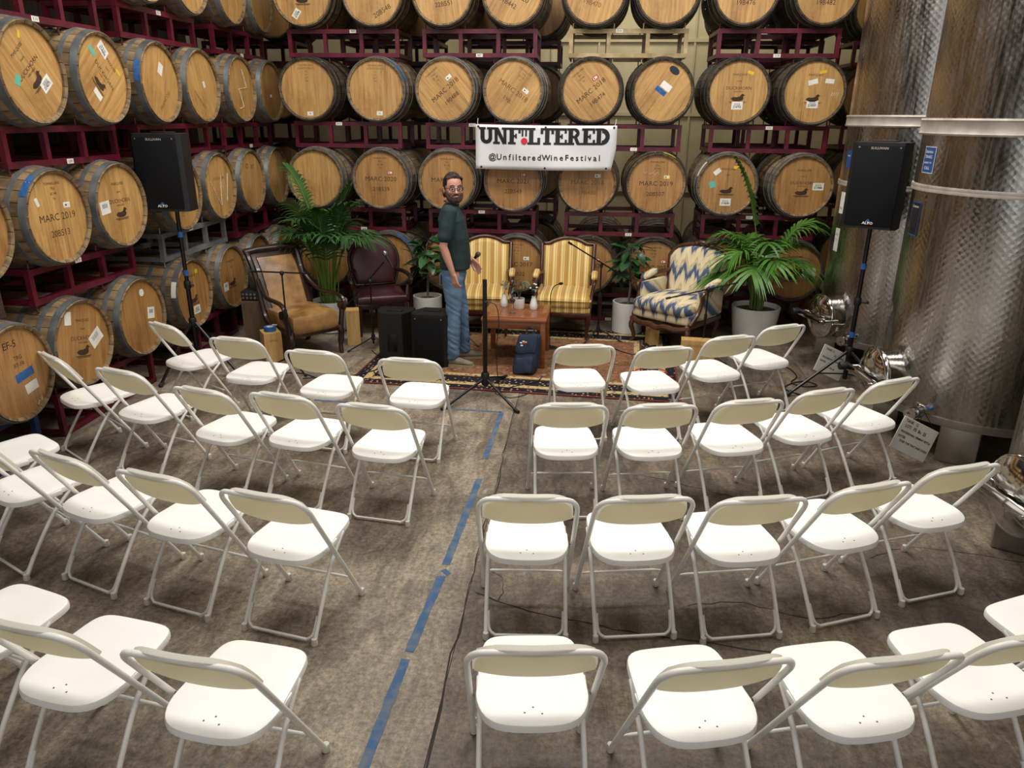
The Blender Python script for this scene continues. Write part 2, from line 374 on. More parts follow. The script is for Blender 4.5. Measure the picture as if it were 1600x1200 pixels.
for i in range(15):
    a = -1+2*i/14; y = .062*math.sin(a*1.45); x = .03+.05*math.cos(a*1.45); z = .008+.052*abs(a)**2.2; hball(bd, (x-.006, y, z), (.02, .017, .026), 10, 8)
hball(bd, (.083, 0, .012), (.018, .024, .02), 10, 8)
for i in range(7):
    a = -1+i/3; hball(bd, (.096-.012*a*a, a*.026, .057-.012*a*a), (.008, .009, .0075), 8, 6)
remeshed(bd, 'beard', M['beard'], MAN, .004, 3)
MB().tube([hp(.09, -.026, .048), hp(.101, -.013, .041), hp(.104, 0, .039), hp(.101, .013, .041), hp(.09, .026, .048)], [.003, .005, .0055, .005, .003], 6).build('lips', M['lip'], MAN)
MB().tube([hp(.098, -.018, .0455), hp(.107, 0, .042), hp(.098, .018, .0455)], [.0012, .0024, .0012], 6).build('teeth', M['eyewhite'], MAN)
# t-shirt
sh = MB()
blob(sh, [((.01, 0, .965), (.148, .176, .03)), ((.018, 0, 1.08), (.15, .175, .07)), ((.01, 0, 1.25), (.145, .178, .09)), ((-.012, 0, 1.41), (.13, .19, .09)), ((-.02, 0, 1.505), (.09, .17, .06)), ((-.015, 0, 1.545), (.074, .09, .035))], 24, 12)
for S, E_ in ((SH, EL), (SH2, EL2)): blob(sh, [(S+Vector((0, 0, -.01)), (.075, .068, .07)), (S.lerp(E_, .4), r3(.068)), (S.lerp(E_, .72), r3(.067))], 14, 10)
import mathutils.noise as mn
def wrinkle(v, n):
    k = .007*mn.noise((v.x*9, v.y*9, v.z*5))+.004*mn.noise((v.x*20, v.y*20+v.z*8, v.z*14)); return v+n*k
so_ = remeshed(sh, 'tshirt', M['shirt'], MAN, .009, 4, wrinkle)
bm = bmesh.new(); bm.from_mesh(so_.data); bmesh.ops.delete(bm, geom=[f for f in bm.faces if f.calc_center_median().z < .955], context='FACES'); bm.to_mesh(so_.data); bm.free()
MB().tube([Vector((-.008+.07*math.cos(a), .074*math.sin(a), 1.572-.016*math.cos(a))) for a in [2*PI*i/24 for i in range(24)]], .006, 6, closed=True).build('collar', M['shirt'], so_)
# jeans
jn = MB()
blob(jn, [((.0, 0, .99), (.122, .16, .03)), ((-.005, 0, .9), (.13, .168, .08)), ((0, 0, .84), (.11, .16, .05))], 20, 10)
for s, kn, an in ((-1, (.0, -.105, .52), (-.02, -.112, .09)), (1, (.06, .1, .52), (.08, .12, .09))):
    kn, an = Vector(kn), Vector(an); hp0 = Vector((-.005, s*.088, .86))
    blob(jn, [(hp0, (.105, .088, .09)), (hp0.lerp(kn, .5), (.088, .08, .08)), (kn, (.07, .068, .07)), (kn.lerp(an, .45), (.07, .065, .07)), (an, (.07, .06, .035))], 18, 12)
def jw(v, n):
    low = max(0, 1-abs(v.z-.2)/.25); kn_ = max(0, 1-abs(v.z-.55)/.2)
    k = .006*mn.noise((v.x*8, v.y*8, v.z*7))+(.004+.008*low+.005*kn_)*mn.noise((v.x*10+5, v.y*10, v.z*32+v.x*20)); return v+n*k
jo = remeshed(jn, 'jeans', M['jeans'], MAN, .009, 4, jw)
MB().tube([Vector((.002+.124*math.cos(a), .162*math.sin(a), .985)) for a in [2*PI*i/28 for i in range(28)]], .012, 6, closed=True).build('belt', M['belt'], jo)
MB().rbox((-.125, -.06, .86), (.012, .1, .11), .004).build('back_pocket', M['jeans'], jo)
# shoes
for s, an in ((-1, Vector((-.02, -.112, 0))), (1, Vector((.08, .12, 0)))):
    yaw = R(-12 if s < 0 else 14); A = Matrix.Translation(an) @ Matrix.Rotation(yaw, 4, 'Z'); u = MB()
    blob(u, [((-.055, 0, .055), (.04, .036, .045)), ((.0, 0, .06), (.045, .038, .05)), ((.08, 0, .045), (.05, .043, .034)), ((.15, 0, .035), (.045, .044, .026)), ((.19, 0, .032), (.025, .036, .02))], 14, 10)
    u.v = [tuple(A @ Vector(v)) for v in u.v]; up_ = remeshed(u, 'shoe', M['shoe'], MAN, .007, 3, lambda v, n: Vector((v.x, v.y, max(v.z, .012))))
    out = [(-.1, 0), (-.085, .035), (0, .04), (.1, .047), (.17, .046), (.21, .028), (.22, 0), (.21, -.028), (.17, -.046), (.1, -.047), (0, -.04), (-.085, -.035)]
    MB().prism([(p.x, p.y) for p in cr([(x, y, 0) for x, y in out], 3, True)], 0, .022, A).build('sole', M['sole'], up_)
    lc_ = MB()
    for k in range(4): lc_.tube([A @ Vector((.05+k*.022, -.03, .075-.006*k)), A @ Vector((.055+k*.022, 0, .088-.007*k)), A @ Vector((.05+k*.022, .03, .075-.006*k))], .004, 5)
    lc_.build('laces', M['paper'], up_)
# ------------------------------------------------------------------ barrels
BL, RC, RB, RH = 1.0, .332, .378, .306       # length, chime radius, bilge radius, head radius
def brad(y): return RC+(RB-RC)*(1-(2*y/BL-1)**2)
YS = [0, .04, .1, .18, .3, .42, .5, .58, .7, .82, .9, .96, 1.0]
def stave_part(a0, a1, k):
    mb = MB(); V = []; F = []; n = k+1
    prof = [(RH, .05), (RH, .012), (RC-.006, 0)]+[(brad(y), y) for y in YS[1:-1]]+[(RC-.006, 1.0), (RH, .988), (RH, .95)]
    for r, y in prof:
        for i in range(n):
            a = a0+(a1-a0)*i/k; V.append((r*math.sin(a), y, r*math.cos(a)))
    for j in range(len(prof)-1):
        for i in range(k): F.append((j*n+i, j*n+i+1, (j+1)*n+i+1, (j+1)*n+i))
    return mb.add(V, F)
NST = 24
STAVE = stave_part(-PI/NST+.006, PI/NST-.006, 2).mesh('stave', M['stave'])
STAVE_B = STAVE.copy(); STAVE_B.materials.clear(); STAVE_B.materials.append(M['stave_dark'])
shell = MB()
for i in range(28):
    a = 2*PI*i/28; shell.v, shell.f  # grooved shell: one strip per stave
    q = stave_part(a-PI/28+.006, a+PI/28-.006, 1); shell.add(q.v, q.f)
SHELL = {k: shell.mesh('stave_shell', M[k]) for k in ('stave', 'stave_dark')}
liner = MB().lathe([(RH-.012, .05), (RB-.03, .5), (RH-.012, .95)], 24, Matrix.Rotation(-PI/2, 4, 'X'))
LINER = liner.mesh('stave_joints', M['joint'])
def hoop_mesh(y0, y1, mat):
    e = .004; prof = [(brad(y0)+.0005, y0), (brad(y0)+e, y0), (brad(y1)+e, y1), (brad(y1)+.0005, y1)]
    return MB().lathe([(r, y) for r, y in prof][:], 36, Matrix.Rotation(-PI/2, 4, 'X')).mesh('hoop', mat, 30)
def ring_mesh(y0, y1, mat):
    n = 40; e = .004; V = []; F = []
    pr = [(brad(y0)-.002, y0), (brad(y0)+e, y0), (brad((y0+y1)/2)+e, (y0+y1)/2), (brad(y1)+e, y1), (brad(y1)-.002, y1)]
    for r, y in pr:
        for k in range(n): V.append((r*math.sin(2*PI*k/n), y, r*math.cos(2*PI*k/n)))
    for j in range(4):
        for k in range(n): F.append((j*n+k, j*n+(k+1) % n, (j+1)*n+(k+1) % n, (j+1)*n+k))
    return MB().add(V, F).mesh('hoop', mat, 30)
HY = [(.012, .06), (.115, .15), (.26, .3)]
HOOPS = {k: [ring_mesh(a, b, M[k]) for a, b in HY]+[ring_mesh(1-b, 1-a, M[k]) for a, b in HY] for k in ('hoop', 'hoop_dark')}
RIV = MB()
for y in (.024, .048): RIV.ball((0, y, brad(y)+.005), .006, .006, .004, 6, 4)
RIVM = RIV.mesh('hoop_rivets', M['hoop'])
def board_meshes(cuts, mat):
    out = []
    for a, b in zip(cuts[:-1], cuts[1:]):
        a += .0008; b -= .0008; x0, x1 = a*RH, b*RH; top = []
        for i in range(7):
            x = x0+(x1-x0)*i/6; top.append((x, math.sqrt(max(RH*RH-x*x, 0))))
        poly = top+[(x, -z) for x, z in reversed(top)]
        cl = [poly[0]]
        for p in poly[1:]:
            if (Vector(p)-Vector(cl[-1])).length > 1e-4: cl.append(p)
        if (Vector(cl[0])-Vector(cl[-1])).length < 1e-4: cl.pop()
        mb = MB(); mb.prism(cl, 0, .022, Matrix.Translation((0, .03, 0)) @ Matrix.Rotation(PI/2, 4, 'X') @ Matrix.Diagonal((1, 1, -1, 1)))
        out.append(mb.mesh('head_board', mat, 0))
    return out
CUTS = [[-1, -.7, -.4, -.12, .2, .5, .76, 1], [-1, -.62, -.34, -.02, .3, .58, 1], [-1, -.76, -.48, -.2, .08, .4, .7, 1]]
BOARDS = {(k, m): board_meshes(c, M[m]) for k, c in enumerate(CUTS) for m in ('headA', 'headB')}
BUNG = None
DUCK = [(-.075, -.005), (-.05, .012), (-.01, .01), (.02, .018), (.03, .035), (.042, .045), (.056, .042), (.06, .034), (.078, .028), (.06, .024), (.054, .012), (.06, -.005), (.05, -.02), (.02, -.03), (-.03, -.03), (-.06, -.02)]
DM = MB().prism(DUCK, 0, .0006, Matrix.Rotation(PI/2, 4, 'X')).add([(-.09, 0, -.036), (.09, 0, -.036), (.085, 0, -.042), (-.085, 0, -.042)], [(0, 1, 2, 3)]).add([(-.07, 0, -.046), (.075, 0, -.046), (.07, 0, -.051), (-.065, 0, -.051)], [(0, 1, 2, 3)]).mesh('bird_emblem', M['burn'], 0)
HF = .0294                                     # just in front of the head boards
def on_head(root, s, x, z, size, mat='burn', rot=0, sx=1, bold=0):
    return ob('stencil_lettering', text_mesh(s, size, M[mat], bold, sx), root, (x, HF, z), (0, -R(rot), 0))
PL = {}
def plate(w_, h_, mat):
    k = (w_, h_, mat)
    if k not in PL: PL[k] = MB().box((0, 0, 0), (w_, .0008, h_)).mesh('sticker', M[mat], 0)
    return PL[k]
def sticker(root, x, z, w_, h_, mat='paper', rot=0, edge=None, bars=None, txt=None):
    o = ob('sticker', plate(w_, h_, mat), root, (x, HF-.0002, z), (0, -R(rot), 0))
    if edge:
        i = ob('sticker_face', plate(w_*.72, h_*.6, 'paper'), o, (0, -.0007, 0)); ob('printed_mark', plate(w_*.22, h_*.3, 'ink'), o, (-w_*.15, -.0012, 0))
    if bars:
        for k in range(7): ob('printed_bar', plate([.002, .004][k % 2], h_*.34, 'ink'), o, (-w_*.26+k*w_*.085, -.0009, h_*.14))
    if txt: ob('printed_number', text_mesh(txt, h_*.36, M['ink'], .0008), o, (0, -.0009, -h_*.18 if bars else 0))
    return o
def rimtape(root, a0, a1, mat):
    V = []; F = []; n = 8
    for i in range(n+1):
        a = R(a0+(a1-a0)*i/n)
        for y in (.014, .058): V.append(((brad(y)+.0055)*math.sin(a), y, (brad(y)+.0055)*math.cos(a)))
        if i: F.append((2*i-2, 2*i, 2*i+1, 2*i-1))
    MB().add(V, F).build('rim_tape', M[mat], root)
def chalkline(root, pts, r=.005):
    MB().tube([(x, HF, z) for x, z in pts], r, 5).build('chalk_mark', M['chalk'], root, 60)
def barrel(x, y, z, rz, roll, label, group, hoop='hoop', head='headA', body='stave', staves=False, cuts=None, deco=None):
    o = ob('wine_barrel', None, None, (x, y, z), (0, R(roll), R(rz))); tag(o, label, 'barrel', group)
    if staves:
        me = STAVE if body == 'stave' else STAVE_B
        for i in range(NST): ob('stave', me, o, None, (0, 2*PI*i/NST, 0))
        ob('stave_joints', LINER, o)
    else: ob('stave_shell', SHELL[body], o); ob('stave_joints', LINER, o)
    for k, h in enumerate(HOOPS[hoop]):
        q = ob('hoop', h, o)
        if k == 0: ob('hoop_rivets', RIVM, q, None, (0, rnd.uniform(-1, 1), 0))
    c = rnd.randrange(3) if cuts is None else cuts
    for me in BOARDS[(c, head)]: ob('head_board', me, o)
    if deco: deco(o)
    return o
# --- what is written on each head
def marc(y, n, st=None, small=True, soft=False):
    def f(o):
        m = 'burn_soft' if soft else 'burn'
        on_head(o, 'MARC '+y, 0, -.0, .072, m, sx=1.05); on_head(o, n, 0, -.115, .066, m)
        if small:
            for k, t in enumerate(('TONNELLERIE', 'TRG', 'BT-FR', 'TV')): on_head(o, t, 0, .235-k*.036, .026, m)
        if st: sticker(o, .115, .075, .07, .04, st, 0, edge=True)
    return f
def duckh(num=None, sx=.09, sz=-.1, extra=None, rot=0, word=True):
    def f(o):
        on_head(o, 'MARQUISE', 0, .17, .032, 'burn'); on_head(o, 'NAPA', 0, .105, .02, 'burn')
        if word: on_head(o, 'DUCKHORN', 0, .035, .045, 'burn', sx=1.05); on_head(o, 'VINEYARDS', 0, 0, .02, 'burn')
        ob('bird_emblem', DM, o, (-.0, HF, -.065))
        if num: sticker(o, sx, sz, .12, .08, 'paper', rot, bars=True, txt=num)
        if extra: extra(o)
    return f
def topsmall(o):
    for k, t in enumerate(('TONNELLERIE', 'QUINTESSENCE', 'T5', 'M', 'BT', 'FR')): on_head(o, t, 0, .25-k*.033, .028, 'burn_soft')
def bs(*fs):
    def f(o):
        for g in fs: g(o)
    return f
def st(*a, **k): return lambda o: sticker(o, *a, **k)
def tx(*a, **k): return lambda o: on_head(o, *a, **k)
BX = {4: [-3.19, -2.4, -1.63, -.87, 0, .755, 1.56, 2.37], 3: [-3.2, -2.41, -1.62, -.86, 0, .775, 1.58, 2.37], 2: [-3.19, -2.41, -1.62, -.85, 0, .775, 1.565, 2.38], 1: [-3.14, -2.37, -1.62, -.8, .04, .81, 1.57, 2.41]}
BZ = {1: .69, 2: 1.648, 3: 2.622, 4: 3.597}
YB = 8.72
dots = tx('..', 0, 0, .02, 'burn')
DECO = {
 (4, 0): (0, bs(st(-.08, -.2, .1, .07, rot=55, bars=True, txt='214208'), duckh()), 'white barcode label near the bottom'),
 (4, 1): (0, bs(tx('20B548', .1, -.18, .07, rot=30), topsmall), 'number ending 48 slanting upward'),
 (4, 2): (-8, marc('2021', '22B551'), 'stencilled number 22B551'),
 (4, 3): (30, marc('2020', '21B442'), 'stencilled number ending 442 slanting down'),
 (4, 4): (15, marc('2018', '19B470', soft=True), 'faint worn lettering and scuffed light wood'),
 (4, 5): (0, bs(topsmall), 'plain scuffed head above the cream rack'),
 (4, 6): (0, marc('2018', '19B476'), 'stencilled number 19B476'),
 (4, 7): (0, marc('2018', '19B482'), 'stencilled number 19B482'),
 (3, 0): (0, bs(topsmall, st(.01, -.26, .07, .045, 'paper', 0, txt='10')), 'a tag at its bottom edge'),
 (3, 1): (0, bs(topsmall, st(.03, -.25, .07, .045, 'paper', 0, txt='12'), lambda o: rimtape(o, 25, 75, 'bluetape')), 'blue tape along its upper right rim'),
 (3, 2): (-40, marc('2018', '190488', 'paper', soft=False), 'lettering slanting up beside a small white tag'),
 (3, 3): (35, marc('2018', '19B.', 'paper', soft=True), 'lettering slanting down to the right'),
 (3, 4): (-40, marc('2018', '19B474', 'red'), 'stencilled number 19B474 and red edged tag'),
 (3, 5): (35, bs(lambda o: ob('oval_sticker', MB().lathe([(0, 0), (.06, 0), (.06, .001), (0, .001)], 24, Matrix.Translation((-.03, HF, .235)) @ Matrix.Rotation(PI/2, 4, 'X') @ Matrix.Diagonal((1, .62, 1, 1))).mesh('oval_sticker', M['navy']), o), st(-.0, .06, .12, .07, 'paper', 0), st(-.02, -.01, .13, .05, 'bluetape', 0), tx('NAPA VALLEY', 0, -.2, .03, 'burn_soft', 90)), 'dark oval sticker and a blue and white tag'),
 (3, 6): (0, duckh('214755', 0, -.14, st(.11, .19, .07, .03, 'yellow', -20)), 'bird emblem, white label ending 755 and yellow tape'),
 (3, 7): (0, bs(duckh('214507', 0, -.12, word=False), st(.07, .2, .07, .03, 'yellow', 10), st(-.02, .1, .1, .05, 'paper', 15), st(.15, .11, .09, .045, 'paper', -5), lambda o: [chalkline(o, [(.18+k*.02, -.04), (.2+k*.02, .0)], .003) for k in range(4)]), 'torn white stickers and label ending 507'),
 (2, 0): (0, None, 'completely blank light head'),
 (2, 1): (0, marc('2020', '21B539', 'red'), 'stencilled number 21B539 and red edged tag'),
 (2, 2): (0, marc('2017', '18B507', None), 'stencilled year 2017 partly behind the standing man'),
 (2, 3): (0, marc('2021', '22B549', 'red', small=False), 'stencilled number 22B549 under the banner'),
 (2, 4): (0, marc('2018', '19B430', 'paper', small=False, soft=True), 'faded 2018 lettering under the banner'),
 (2, 5): (0, bs(marc('2019', '20B507', 'yellow'), lambda o: chalkline(o, [(-.14, .13), (-.13, .09), (-.11, .13), (-.09, .1), (-.04, .12), (-.02, .09), (.01, .13), (.03, .1)], .003), lambda o: rimtape(o, 10, 35, 'yellow')), 'stencilled number 20B507 and white scribble'),
 (2, 6): (0, bs(duckh('214649', 0, -.19, word=False), st(.1, .19, .09, .03, 'yellow', 0), st(-.16, .0, .07, .07, 'teal', 20), st(-.12, .14, .08, .05, 'paper', 40), lambda o: rimtape(o, -75, -45, 'paper')), 'teal spot and white label ending 649'),
 (2, 7): (0, duckh('213488', .17, .0), 'bird emblem with white label 213488 behind the palm'),
 (1, 0): (0, st(.05, .1, .08, .05, 'paper', -15), 'head hidden behind the large left palm'),
 (1, 1): (0, bs(st(.08, .02, .09, .045, 'paper', 0), lambda o: rimtape(o, 20, 60, 'bluetape')), 'blue rim tape behind the burgundy armchair'),
 (1, 2): (0, topsmall, 'head hidden behind the standing man'),
 (1, 3): (0, bs(marc('2017', '18B522', 'paper')), 'stencilled year 2017 between the striped armchairs'),
 (1, 4): (0, bs(marc('2020', '21B540', 'red')), 'head half hidden by the right striped armchair'),
 (1, 5): (0, bs(marc('2021', '22B556', 'red')), 'stencilled number ending 556 behind the small tree'),
 (1, 6): (0, bs(st(-.05, .22, .1, .1, 'teal', 0), st(.22, .1, .09, .04, 'yellow', 0), st(.14, -.03, .15, .1, 'paper', -5, bars=True)), 'head behind the patterned armchair'),
 (1, 7): (0, bs(duckh(None, word=False), st(.17, .0, .16, .1, 'paper', 5, bars=True)), 'bird emblem and barcode label behind the right palm'),
}
ORD = ['first', 'second', 'third', 'fourth', 'fifth', 'sixth', 'seventh', 'eighth']
ROWN = {1: 'bottom row', 2: 'second row', 3: 'third row', 4: 'top row'}
for r in (1, 2, 3, 4):
    for i, x in enumerate(BX[r]):
        roll, d, txt = DECO[(r, i)]
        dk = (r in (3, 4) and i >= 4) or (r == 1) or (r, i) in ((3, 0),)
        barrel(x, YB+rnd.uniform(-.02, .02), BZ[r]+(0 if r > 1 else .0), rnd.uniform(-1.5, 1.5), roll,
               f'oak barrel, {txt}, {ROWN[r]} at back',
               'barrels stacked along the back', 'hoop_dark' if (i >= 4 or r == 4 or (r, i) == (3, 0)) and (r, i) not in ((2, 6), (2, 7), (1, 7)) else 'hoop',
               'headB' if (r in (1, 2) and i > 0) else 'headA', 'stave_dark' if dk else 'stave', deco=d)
# --- the left stack: heads face +x
XL = -3.77
LY = {4: [6.65, 7.45, 8.27, 9.1], 3: [5.1, 5.88, 6.68, 7.48, 8.3, 9.08], 2: [4.3, 5.08, 5.85, 6.8, 7.6, 8.36, 9.08], 1: [4.37, 5.09, 5.88, 6.79, 7.6, 8.36, 9.08]}
LZ = {1: .69, 2: 1.64, 3: 2.605, 4: 3.57}
zig = lambda o: chalkline(o, [(.06, .2), (.14, .02), (-.05, .0), (.03, -.18), (-.08, -.2)], .006)
wmark = lambda o: chalkline(o, [(-.19, .06), (.0, -.2), (.04, .1), (.13, -.17), (.2, .12)], .006)
LDECO = {
 (3, 0): (-38, duckh('214271', .06, -.13, bs(st(-.15, .05, .07, .05, 'teal', 30), st(.1, .22, .05, .02, 'yellow', 40))), 'bird emblem and tilted label 214271'),
 (3, 1): (50, duckh('214206', -.12, .18, bs(st(.1, .2, .06, .025, 'yellow', 0), st(-.2, .06, .08, .04, 'teal', 0), st(.03, -.15, .1, .05, 'paper', 0))), 'bird emblem, torn tags and label 214206'),
 (3, 2): (20, bs(st(.0, .12, .07, .1, 'paper', -10), lambda o: rimtape(o, -110, -80, 'bluetape'), tx('FRANCOIS', .1, -.12, .05, 'burn_soft', 60)), 'small white tag and blue rim tape'),
 (3, 3): (-20, bs(st(.05, .0, .04, .06, 'paper', 0), tx('TONNELLERIE', -.1, -.1, .04, 'burn_soft', -60)), 'pale scratched head'),
 (3, 4): (0, zig, 'white zigzag chalk line'),
 (3, 5): (0, st(.0, -.05, .04, .03, 'paper', 0), 'shaded dark head in the corner'),
 (2, 0): (0, topsmall, 'head cut by the left edge of the photo'),
 (2, 1): (0, bs(marc('2019', '20B513', 'paper'), lambda o: rimtape(o, -60, -30, 'bluetape'), st(-.18, .12, .03, .06, 'paper', 20)), 'stencilled number 20B513'),
 (2, 2): (0, bs(duckh(None), st(-.2, .0, .12, .1, 'paper', 5, bars=True)), 'bird emblem and torn barcode label'),
 (2, 3): (0, bs(tx('MERLOT', 0, -.1, .06, 'burn_soft', 80)), 'head half hidden by the left loudspeaker'),
 (2, 4): (0, bs(wmark, tx('DUCKHORN', 0, .08, .04, 'burn_soft')), 'large white chalk letter W'),
 (2, 5): (0, bs(tx('O', -.08, .16, .08, 'burn'), tx('FT', .06, .14, .07, 'burn')), 'round burnt stamp and white rim tag'),
 (2, 6): (0, None, 'shaded head behind palm tips'),
 (1, 0): (0, bs(tx('EF-5', -.02, .2, .07, 'ink'), tx('TRG', .03, .1, .04), tx('BT-FR', .03, .05, .04), st(.06, -.03, .17, .06, 'bluetape', 8), st(.1, -.13, .12, .07, 'yellow' if 0 else 'paper', 8), lambda o: chalkline(o, [(.1, -.24), (.12, -.28), (.14, -.25), (.16, -.28), (.17, -.23)], .003)), 'blue tape strip and note on the blue rack'),
 (1, 1): (12, bs(duckh(None), st(.15, .03, .15, .11, 'paper', 40, bars=True), st(-.16, .19, .07, .1, 'teal' if 0 else 'paper', 0)), 'bird emblem and large barcode label beside folding chairs'),
 (1, 2): (0, bs(st(.14, .0, .1, .1, 'paper', -10, bars=True), lambda o: MB().lathe([(0, 0), (.032, 0), (.032, .001), (0, .001)], 20, Matrix.Translation((.05, HF, .2)) @ Matrix.Rotation(PI/2, 4, 'X')).build('round_sticker', M['paper'], o)), 'grimy dark grained head and round white sticker'),
 (1, 3): (0, bs(duckh('213275', .03, -.17, word=False), st(.1, .2, .05, .04, 'yellow', 0), lambda o: rimtape(o, -85, -60, 'paper')), 'bird emblem behind the left speaker pole'),
 (1, 4): (0, bs(duckh(None, word=False), st(-.16, -.08, .1, .09, 'paper', 0, bars=True)), 'barcode label behind the leather armchair'),
 (1, 5): (0, None, 'top rim just above the leather armchair'),
 (1, 6): (0, None, 'dark head in the far corner'),
 (4, 0): (0, None, 'bottom rim only, nearest one'), (4, 1): (0, topsmall, 'scratched light head'), (4, 2): (0, topsmall, 'speckled light head'), (4, 3): (0, None, 'head in the corner at top'),
}
for r in (1, 2, 3, 4):
    for i, y in enumerate(LY[r]):
        roll, d, txt = LDECO[(r, i)]
        barrel(XL+rnd.uniform(-.02, .02), y, LZ[r], 90+rnd.uniform(-1.5, 1.5), roll, f'oak barrel, {txt}, {ROWN[r]} at left',
               'barrels stacked along the left side', 'hoop', 'headB' if r == 1 or (r == 3 and i == 5) or (r == 2 and i == 0) else 'headA', 'stave', staves=True, deco=d)
# --- second layer seen through the gaps
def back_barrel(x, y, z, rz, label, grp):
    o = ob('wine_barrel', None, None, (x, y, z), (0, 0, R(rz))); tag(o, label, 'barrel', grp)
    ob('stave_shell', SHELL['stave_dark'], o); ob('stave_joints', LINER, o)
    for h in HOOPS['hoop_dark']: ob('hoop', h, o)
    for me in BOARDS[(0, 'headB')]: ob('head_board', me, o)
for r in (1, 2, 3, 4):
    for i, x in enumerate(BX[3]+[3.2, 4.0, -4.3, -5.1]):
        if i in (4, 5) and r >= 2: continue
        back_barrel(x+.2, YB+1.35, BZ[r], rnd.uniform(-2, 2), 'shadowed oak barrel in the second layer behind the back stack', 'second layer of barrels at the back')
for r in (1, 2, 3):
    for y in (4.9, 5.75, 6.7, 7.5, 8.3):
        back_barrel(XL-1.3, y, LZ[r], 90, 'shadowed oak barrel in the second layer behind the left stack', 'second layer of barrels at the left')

# ------------------------------------------------------------------ steel racks
def rack_proto(h, mat, wood=False):
    W2, D0, D1, t = .64, .17, .79, .045
    root = ob('barrel_rack', None)
    xs = (-W2+t/2, -.21, .21, W2-t/2)
    rl = MB().box((0, 0, 0), (2*W2, t, t)).mesh('rail', mat, 0)
    po = MB().box((0, 0, 0), (t*.95, t*.9, h-2*t)).mesh('upright', mat, 0)
    cm = MB().box((0, 0, 0), (t*.9, D1-D0-t, t*.9)).mesh('cross_bar', mat, 0)
    for y in (D0, D1):
        for z in (t/2, h-t/2): ob('rail', rl, root, (0, y, z))
        for x in xs: ob('upright', po, root, (x, y, h/2))
    for x in xs:
        for z in (t/2, h-t/2): ob('cross_bar', cm, root, (x, (D0+D1)/2, z))
    def cradle(s, z0):
        return MB().tube([(-.22, 0, z0), (-.22, 0, z0+s*.05), (-.2, 0, z0+s*.062), (-.03, 0, z0+s*.006), (.03, 0, z0+s*.006), (.2, 0, z0+s*.062), (.22, 0, z0+s*.05), (.22, 0, z0)], .007, 6).mesh('cradle_rod', mat)
    top, bot = cradle(1, h), cradle(-1, 0)
    root['_c'] = 1
    return root, top, bot
RK = {}
def rack(key, h, mat, loc, rz, cx, label, group, tagtxt=None, floor=False):
    if (key, round(h, 3)) not in RK:
        RK[(key, round(h, 3))] = rack_proto(h, mat); o = RK[(key, round(h, 3))][0]
        src = (o, RK[(key, round(h, 3))][1], RK[(key, round(h, 3))][2])
        del o['_c']
    else:
        p = RK[(key, round(h, 3))]; src = (copy_tree(p[0]), p[1], p[2])
        for c in list(src[0].children):
            if c.name.startswith('cradle_rod'): bpy.data.objects.remove(c)
            elif c.name.startswith('rack_tag'):
                for g in list(c.children): bpy.data.objects.remove(g)
                bpy.data.objects.remove(c)
    o = src[0]; o.location = loc; o.rotation_euler = (0, 0, R(rz)); tag(o, label, 'rack', group)
    for c in cx:
        for y in (.17, .79):
            ob('cradle_rod', src[1], o, (c, y-.0, 0))
            if not floor: ob('cradle_rod', src[2], o, (c, y, 0))
    if tagtxt:
        q = ob('rack_tag', plate(.075, .035, 'paper'), o, (rnd.choice((-.1, 0, .12)), .146, rnd.choice((.0225, h-.0225)))); ob('printed_number', text_mesh(tagtxt, .028, M['ink']), q, (0, -.001, 0))
    return o
PAIRN = ['leftmost', 'second', 'third', 'rightmost']
for r in (1, 2, 3, 4):
    z0 = 0 if r == 1 else BZ[r-1]+.342; z1 = BZ[r]-.345; h = z1-z0
    for p in range(4):
        a, b = BX[r][2*p], BX[r][2*p+1]; c = (a+b)/2
        cream = (r == 4 and p == 2)
        lev = {1: 'on the floor under the bottom barrels', 2: 'between bottom and second barrel rows', 3: 'between second and third barrel rows', 4: 'under the top barrel row'}[r]
        rack('cream' if cream else 'maroon', h, M['rack_cream'] if cream else M['rack'], (c, YB, z0), 0, (a-c, b-c), f"{'cream' if cream else 'maroon'} steel barrel rack {lev} at back, {PAIRN[p]} of four", 'racks of the back stack', rnd.choice(['A12', 'B07', 'C31', 'D18']), r == 1)
for r in (2, 3, 4):
    for p in (0, 1, 3, 4, 5):
        z0 = BZ[r-1]+.342; h = BZ[r]-.345-z0; c = (BX[3][2*p]+BX[3][2*p+1])/2+.2 if p < 4 else (3.8 if p == 4 else -4.5)
        rack('maroon', h, M['rack'], (c, YB+1.35, z0), 0, (-.38, .38), 'maroon steel rack in the shadowed second layer at back', 'racks of the second layer')
for r in (2, 3, 4):
    z0 = LZ[r-1]+.342; h = LZ[r]-.345-z0
    prs = {2: [(1, 2), (3, 4), (5, 6)], 3: [(0, 1), (2, 3), (4, 5)], 4: [(0, 1), (2, 3)]}
    for k, (i, j) in enumerate(prs[r] if r != 4 else [(None, 5.5), (None, 7.05), (None, 8.7)]):
        if r == 4: c = j; off = (-.38, .38)
        else: c = (LY[r][i]+LY[r][j])/2; off = (LY[r][i]-c, LY[r][j]-c)
        g = (r == 2 and k == 1)
        lev = {2: 'between bottom and second barrel rows', 3: 'between second and third barrel rows', 4: 'under the top barrel row'}[r]
        rack('grey' if g else 'maroon', h, M['rack_grey'] if g else M['rack'], (XL, c, z0), 90, off, f"{'silver grey' if g else 'maroon'} steel barrel rack {lev} at left, {['nearest', 'second', 'third'][k]} of three", 'racks of the left stack', rnd.choice(['L04', 'L22', 'K10']))
    if r < 4:
        for k, c in enumerate((5.3, 7.1, 8.5)): rack('maroon', h, M['rack'], (XL-1.3, c, z0), 90, (-.38, .38), 'maroon steel rack in the shadowed second layer at left', 'racks of the left second layer')
hf = LZ[1]-.345
